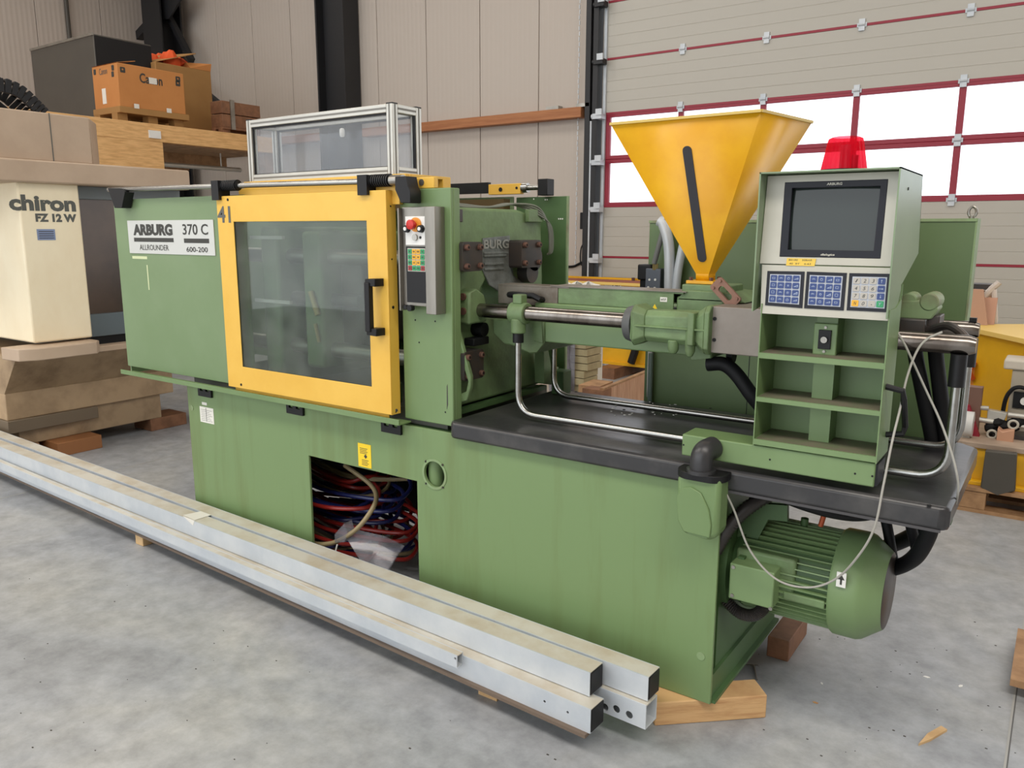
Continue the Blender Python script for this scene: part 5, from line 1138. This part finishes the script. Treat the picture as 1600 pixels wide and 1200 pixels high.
for (ps, w_, lab, m) in ((((1524, 452), (1530, 510)), .10, 'upright reddish timber plank leaning on the yellow frame', mat('pink_timber', (178, 138, 112), .7)), (((1545, 465), (1538, 515)), .11, 'second upright reddish plank, right of the first', mat('pink_timber_b', (190, 146, 122), .7))):
    off_ = .06 if 'second' in lab else 0; a = A(*ps[0], 1, gp0.y + .10 + off_); b = A(*ps[1], 1, gp0.y + off_); b.z = .951
    tag(obj('plank', G().hexa([(b.x - w_ / 2, b.y, b.z), (b.x + w_ / 2, b.y, b.z), (b.x + w_ / 2, b.y + .04, b.z), (b.x - w_ / 2, b.y + .04, b.z), (a.x - w_ / 2, a.y, a.z), (a.x + w_ / 2, a.y, a.z), (a.x + w_ / 2, a.y + .04, a.z), (a.x - w_ / 2, a.y + .04, a.z)]), m), lab, 'plank')
a = A(1560, 448, 1, gp0.y + .2)
sm_ = G()
random.seed(4)
yy_ = gp0.y + .18
for k in range(6):
    p = A(1528 + k * 5, 474 - 5 * k + random.uniform(-2, 2), 1, yy_); q = A(1534 + k * 5, 462 - 4 * k, 1, yy_); sm_.tube([p, (p + q) / 2 + V((.02, 0, .02)), q], .022, 8)
sm_.tube([A(1553, 452, 1, yy_), A(1555, 500, 1, yy_), V((A(1555, 500, 1, yy_).x, yy_, .951))], .018, 8)
tag(obj('coiled_cable', sm_, mat('pale_cable', (206, 196, 188), .5)), 'pale coiled cable slung over the reddish planks', 'cable')
a = A(1528, 446, 1, yy_ + .2); b = A(1545, 476, 1, yy_ + .2)
wbx = thing('slat_stack', 'stack of dark and pale slats behind the coiled cable', 'frame', (a.x, yy_ + .2, .951))
for k in range(3): obj('slat', G().box(a.x - .25, a.x + .10, yy_ + .15, yy_ + .35, .951 + .06 + k * .085, .951 + .10 + k * .085), PALLET if k % 2 else DARKM, wbx)
obj('slat_post', G().box(a.x - .2, a.x - .15, yy_ + .2, yy_ + .25, 0, 1.17).box(a.x + .02, a.x + .07, yy_ + .2, yy_ + .25, 0, 1.17), WOODB, wbx)

# pallet of machine parts on the right
py0 = 5.15
PX0 = A(1497, 790, 2, .0).x
plt = thing('pallet', 'worn wooden pallet on the right carrying grey machine parts', 'pallet', (.2, 5.6, 0))
for k, yy in enumerate((5.15, 5.43, 5.71)):
    for xx in (PX0, PX0 + .50, PX0 + 1.0): obj('block', G().box(xx, xx + .14, yy, yy + .12, .022, .11), PALLET, plt, bev=.004)
    obj('bottom_board', G().box(PX0, PX0 + 1.15, yy, yy + .12, 0, .022), PALLET, plt)
for k in range(3): obj('cross_board', G().box(PX0 + .50 * k, PX0 + .50 * k + .14, 5.15, 5.83, .11, .13), PALLET, plt)
for k in range(6): obj('deck_board', G().box(PX0 - .01, PX0 + 1.16, 5.14 + k * .114, 5.14 + k * .114 + .10, .13, .152), PALLET, plt, bev=.002)
YT = 5.25; fyt = front(YT)
bx0 = A(1505, 700, 1, YT).x; zt1 = fyt.at(1550, 694)[1]
yb_o = thing('yellow_base_plate', 'low yellow steel frame with a pale wooden top on the pallet', 'frame', (bx0, YT, .152))
obj('yellow_side', G().box(bx0, bx0 + 1.1, YT, YT + .03, .152, zt1 - .03).box(bx0, bx0 + .03, YT + .03, YT + .56, .152, zt1 - .03).box(bx0, bx0 + 1.1, YT - .06, YT, .152, .175), YELG, yb_o, bev=.003)
obj('top_board', G().box(bx0 - .03, bx0 + 1.1, YT - .02, YT + .60, zt1 - .03, zt1), mat('grey_top_board', (178, 158, 140), .6, c2=(150, 132, 116), sc=6, amt=.7), yb_o, bev=.003)
obj('inner_support', G().box(bx0 + .4, bx0 + .46, YT + .1, YT + .5, .152, zt1 - .03), YELG, yb_o)
# dark channel leaning in front
q = [fyt.at(*p) for p in ((1540, 703), (1590, 708), (1586, 765), (1558, 772), (1532, 760))]
fch = front(YT - .0605)
tag(obj('dark_channel', G(front(YT - .061)).plate([fch.at(*p) for p in ((1541, 701), (1590, 706), (1587, 764), (1560, 771), (1533, 758))], -.0, .05), DKGREY, bev=.006), 'dark grey curved metal channel hanging in front of the yellow frame', 'channel')
# tan half shell
fs5 = front(YT + .12)
q = [fs5.at(*p) for p in ((1555, 699), (1559, 669), (1566, 675), (1577, 673), (1585, 672), (1582, 699))]
tag(obj('pink_shell', G(fs5).plate(q, -.08, 0), mat('tan_shell', (196, 150, 122), .5), bev=.005), 'tan curved shell standing on the yellow frame', 'part')
# grey enclosure
fe_ = front(YT + .36)
a = fe_.at(1580, 586); b = fe_.at(1568, 640)
gz_ = fe_.at(1590, 562)[1]
ge = thing('grey_enclosure', 'pale grey electrical box with a black rotary switch and cable', 'box', (a[0] + .2, YT + .5, zt1))
obj('body', G().box(fe_.at(1577, 620)[0], fe_.at(1577, 620)[0] + .55, YT + .36, YT + .56, zt1 , fe_.at(1580, 577)[1]), mat('pale_grey_box', (178, 170, 154), .5), ge, bev=.006)
obj('lid', G().box(fe_.at(1568, 575)[0], fe_.at(1568, 575)[0] + .6, YT + .34, YT + .58, fe_.at(1580, 577)[1], fe_.at(1580, 572)[1] + .04), mat('pale_lid', (206, 198, 184), .5), ge, bev=.01)
e = fe_.at(1592, 625); obj('switch_plate', G(fe_).box(e[0] - .03, e[0] + .08, e[1] - .05, e[1] + .05, 0, .01), BLACK, ge)
obj('rotary_knob', G(fe_).cyl((e[0] + .03, e[1], .01), (e[0] + .03, e[1], .04), .022, 14), WHITE, ge)
obj('cable', G().tube(catmull([V((fe_.at(1568, 632)[0], YT + .32, zt1 + .01)), A(1570, 628, 1, YT + .32), A(1580, 610, 1, YT + .32), A(1592, 605, 1, YT + .32), A(1606, 608, 1, YT + .32)]), .012, 8), BLACKM, ge)
# mixed fittings
fm = YT + .22
def onf(px, py): return A(px, py, 1, fm)
lm = thing('linear_module', 'cluster of silver rails and black clamps lying on the yellow frame', 'part', (onf(1560, 690).x, fm, zt1))
a = onf(1525, 640); b = onf(1600, 656)
obj('silver_plate', G(front(fm)).plate([front(fm).at(*p) for p in ((1543, 640), (1574, 646), (1570, 656), (1556, 662), (1542, 654))], -.05, 0), ALU, lm, bev=.003)
for (p0, p1, r) in (((1512, 636), (1545, 638), .014), ((1512, 652), (1555, 660), .016), ((1575, 648), (1608, 652), .016), ((1580, 664), (1608, 668), .012)): obj('silver_rail', G().cyl(onf(*p0), onf(*p1), r, 12), ALU, lm)
g = G()
random.seed(9)
for k in range(9): p = onf(random.uniform(1548, 1596), random.uniform(660, 680)); g.rev(p - V((.03, 0, 0)), p + V((.03, .02, .01)), [(0, .02), (.5, .035), (1, .022)], 8)
obj('black_clamp', g, BLACKM, lm)
for p in ((1584, 661), (1551, 676)): c = onf(*p) - V((0, .05, 0)); obj('ring', G().tube([c + V((.024 * math.cos(2 * math.pi * k / 16), 0, .024 * math.sin(2 * math.pi * k / 16))) for k in range(17)], .007, 8), OFFW, lm)
obj('base_block', G().box(onf(1550, 690).x, onf(1550, 690).x + .25, fm - .02, fm + .12, zt1, onf(1560, 676).z), DARKM, lm)
bb = A(1518, 605, 1, YT + .2); bb2 = A(1516, 645, 1, YT + .2)
tag(obj('brown_post', G().box(bb2.x - .03, bb2.x + .05, YT + .2, YT + .28, zt1, bb.z), mat('brown_metal_post', (120, 90, 78), .5)), 'short brown hollow post just right of the bent chrome tubes', 'post')
c = A(1512, 662, 1, YT + .1); tag(obj('white_disc', G().cyl(c - V((.03, 0, 0)), c + V((.03, 0, 0)), .075, 28).box(c.x - .02, c.x + .02, YT + .08, YT + .12, zt1, c.z), mat('white_enamel', (214, 214, 212), .35)), 'white round disc edge beside the bent chrome tubes', 'disc')
c = A(1514, 640, 1, YT + .15); tag(obj('red_wedge', G().hexa([(c.x - .03, c.y, zt1), (c.x + .07, c.y, zt1), (c.x + .07, c.y + .05, zt1), (c.x - .03, c.y + .05, zt1), (c.x - .03, c.y, c.z + .03), (c.x - .0, c.y, c.z + .02), (c.x - .0, c.y + .05, c.z + .02), (c.x - .03, c.y + .05, c.z + .03)]), REDF), 'small dark red wedge above the white disc', 'part')

# ================================================================== seen through the gap over the table
# film wrapped stack
ww = thing('wrapped_stack', 'stack of beige goods wrapped in clear film, seen through the gap', 'stack', (-3.6, 6.1, 0))
x0_, x1_ = A(870, 560, 1, 6.0).x, A(916, 560, 1, 6.0).x
g = G(); random.seed(2)
for k in range(14):
    z = .14 + k * .065; d = random.uniform(-.015, .015); g.box(x0_ + d, x1_ + d, 6.0 + d, 6.25 + d, z, z + .058)
obj('beige_layer', g, mat('beige_goods', (176, 164, 128), .7, c2=(150, 138, 104), sc=9, amt=.6), ww, kind='stuff')
obj('pallet_base', G().box(x0_, x1_, 6.0, 6.25, 0, .13), PALLET, ww)
xm_ = A(905, 560, 1, 5.96).x
g = G()
for k in range(7):
    a = x0_ - .05 + k * (x1_ - x0_ - .1) / 7; g.tube(catmull([V((a + .03 * math.sin(k), 5.97, 1.0)), V((a + .02, 5.95, .75)), V((a, 5.965, .5)), V((a + .05, 5.93, .2))]), .03 + .01 * (k % 3), 6)
obj('film_fold', g, GL_BAG, ww)
obj('film_side', G().box(x0_ - .02, xm_ - .05, 5.965, 5.975, .1, 1.05), GL_BAG, ww)
# white paper heap on the girder side
a = A(890, 442, 1, 6.4); b = A(958, 452, 1, 6.4)
g = G(); n = 9; vs = []
random.seed(8)
for j in range(4):
    row = []
    for i in range(n):
        px = 884 + i * 9; top = 441 if i < 6 else 441 + (i - 5) * 6; row.append(g.bm.verts.new(A(px, top + (2 if i % 2 else -2) + j * 9, 1, 6.4 + .05 * j * (-1) ** i)))
    vs.append(row)
for j in range(3):
    for i in range(n - 1): g.bm.faces.new((vs[j][i], vs[j][i + 1], vs[j + 1][i + 1], vs[j + 1][i]))
g._fin([v for r in vs for v in r])
wf = obj('white_wrap', g, PAPER); wf.modifiers.new('s', 'SOLIDIFY').thickness = .01; tag(wf, 'crumpled white wrap lying behind the barrel cover', 'wrap')
zz = min(v.z for v in [A(884, 470, 1, 6.4)])
tag(obj('wrapped_bale', G().box(A(880, 460, 1, 6.5).x, A(912, 460, 1, 6.5).x, 6.45, 6.9, 0, A(900, 449, 1, 6.5).z), PAPER), 'white wrapped bale standing behind the white wrap', 'bale')
# wooden crate edge
q0 = A(944, 610, 2, .42); q1 = A(1010, 583, 2, .42); d_ = (q1 - q0).normalized()
cr2 = thing('slatted_crate', 'open crate with pale vertical boards, seen through the gap', 'crate', (q0.x, q0.y, 0))
fcr = Fr((q0.x, q0.y, 0), d_, (0, 0, 1)); Lc = (q1 - q0).length * 1.25; n = 13
for k in range(n): obj('crate_board', G(fcr).box(k * Lc / n + .003, (k + 1) * Lc / n - .003, .0, .42, -.02, 0), mat('pinkish_board', (198, 158, 128), .65, c2=(172, 128, 100), sc=8, amt=.6, stretch=(3, 3, .6)) if 'pinkish_board' not in MATS else MATS['pinkish_board'], cr2, bev=.002)
obj('top_rail', G(fcr).box(0, Lc, .42, .435, -.035, .0), PALLET, cr2)
a = A(921, 603, 2, .42); b = A(943, 607, 2, .42)
obj('end_beam', G().box(a.x, q0.x, q0.y - .02, q0.y + .12, .30, .42).box(a.x, a.x + .05, q0.y - .02, q0.y + .12, 0, .30), WOODB, cr2)
a = A(966, 585, 2, .30)
obj('corner_block', G(fcr).box(Lc * .35, Lc * .62, .30, .36, -.40, -.22).box(Lc * .35, Lc * .42, 0, .30, -.36, -.26), PALLET, cr2)
a = A(992, 549, 1, 7.93); b = A(986, 567, 1, 7.93); obj('black_grip', G().tube([a + V((0, .0, .14)), a, b], .045, 10), BLACK, gl)

# ================================================================== plastic bags, floor litter, right edge
a = V((-2.56, 2.36, .18))
g = G(); pts = [(-2.60, 2.33, .255), (-2.545, 2.34, .315), (-2.535, 2.35, .26), (-2.55, 2.34, .225), (-2.60, 2.33, .215)]
g.loft([V(p) for p in pts], [V(p) + V((.01, .035, .01)) for p in pts])
tag(obj('film_bag', g, GL_BAG), 'small clear plastic scrap on the hoses inside the machine base', 'bag')
pts = [(-2.56, 2.36, .24), (-2.40, 2.40, .23), (-2.30, 2.42, .20), (-2.32, 2.34, .11), (-2.37, 2.32, .10), (-2.45, 2.34, .16)]
g = G().loft([V(p) for p in pts], [V(p) + V((.0, .045, .025)) for p in pts])
tag(obj('plastic_bag', g, GL_BAG), 'larger clear plastic bag lying right of the hose tangle', 'bag')
a = A(537, 800, 2, .12); b = A(515, 847, 2, .03)
tag(obj('white_stick', G().tube([V((-2.585, 2.33, .21)), V((-2.60, 2.31, .12)), V((-2.63, 2.29, .003 + .086))], .0035, 6), WHITE), 'thin white stick leaning out of the base opening', 'stick')
c = A(1452, 1152, 2, 0)
u_ = (A(1474, 1140, 2, 0) - A(1434, 1165, 2, 0)); L_ = u_.length; o_ = A(1434, 1165, 2, 0)
fr = Fr(o_, u_, V((-u_.y, u_.x, 0)))
tag(obj('wood_splinter', G(fr).plate([(0, -.002), (L_ * .35, -.010), (L_, -.012), (L_ * 1.02, .010), (L_ * .5, .012), (L_ * .3, .006)], 0, .008), PB), 'pale wood splinter lying alone on the bare floor at right', 'splinter')
for i, (px, py, s, m, lab) in enumerate(((1448, 1058, .012, WHITE, 'white paper scrap left of the other scrap on the right floor'), (1501, 1072, .012, WHITE, 'rightmost white paper scrap on the floor'), (1284, 1068, .008, WHITE, 'tiny white scrap on the floor below the motor'), (1274, 1098, .010, WOOD, 'small tan wood chip on the floor below the motor'))):
    c = A(px, py, 2, 0); fr = Fr(c, (1, .4 * i - .5, 0), (0.5 - .4 * i, 1, 0)) if False else Fr(c, (math.cos(i), math.sin(i), 0), (-math.sin(i), math.cos(i), 0))
    tag(obj('scrap', G(fr).plate([(-s, -s * .3), (s * .2, -s * .5), (s, s * .1), (s * .3, s * .5), (-s * .6, s * .3)], 0, .0015), m), lab, 'scrap')
g = G()
for a_, b_ in (((1158, 1037), (1184, 1039)), ((1178, 1039), (1183, 1062))): g.tube([A(*a_, 2, .004), A(*b_, 2, .004)], .0025, 6)
tag(obj('bent_wire', g, STEEL), 'bent thin wire on the floor beside the timber block', 'wire')
random.seed(21); g = G()
for k in range(140):
    px, py = random.choice([(random.uniform(1180, 1590), random.uniform(960, 1190)), (random.uniform(0, 900), random.uniform(880, 1190)), (random.uniform(500, 640), random.uniform(800, 900))])
    c = A(px, py, 2, 0); s = random.uniform(.0012, .004)
    if c.y > 1.9 and c.x > -7 and c.y < 2.3: continue
    g.box(c.x - s, c.x + s, c.y - s * .6, c.y + s * .6, 0, .001)
tag(obj('floor_grit', g, mat('dark_grit', (70, 66, 60), .8), kind='stuff'), 'dark specks of grit scattered over the concrete floor', 'grit')
a = A(1590, 985, 2, .06); b = A(1600, 1050, 2, .06)
tag(obj('pallet_board', G().box(a.x, a.x + .8, b.y - .10, a.y, .045, .07).box(a.x + .08, a.x + .3, b.y - .1, b.y - .02, 0, .045).box(a.x + .08, a.x + .3, a.y - .1, a.y - .02, 0, .045), PALLET), 'edge of a pale pallet board at the right picture border', 'pallet')
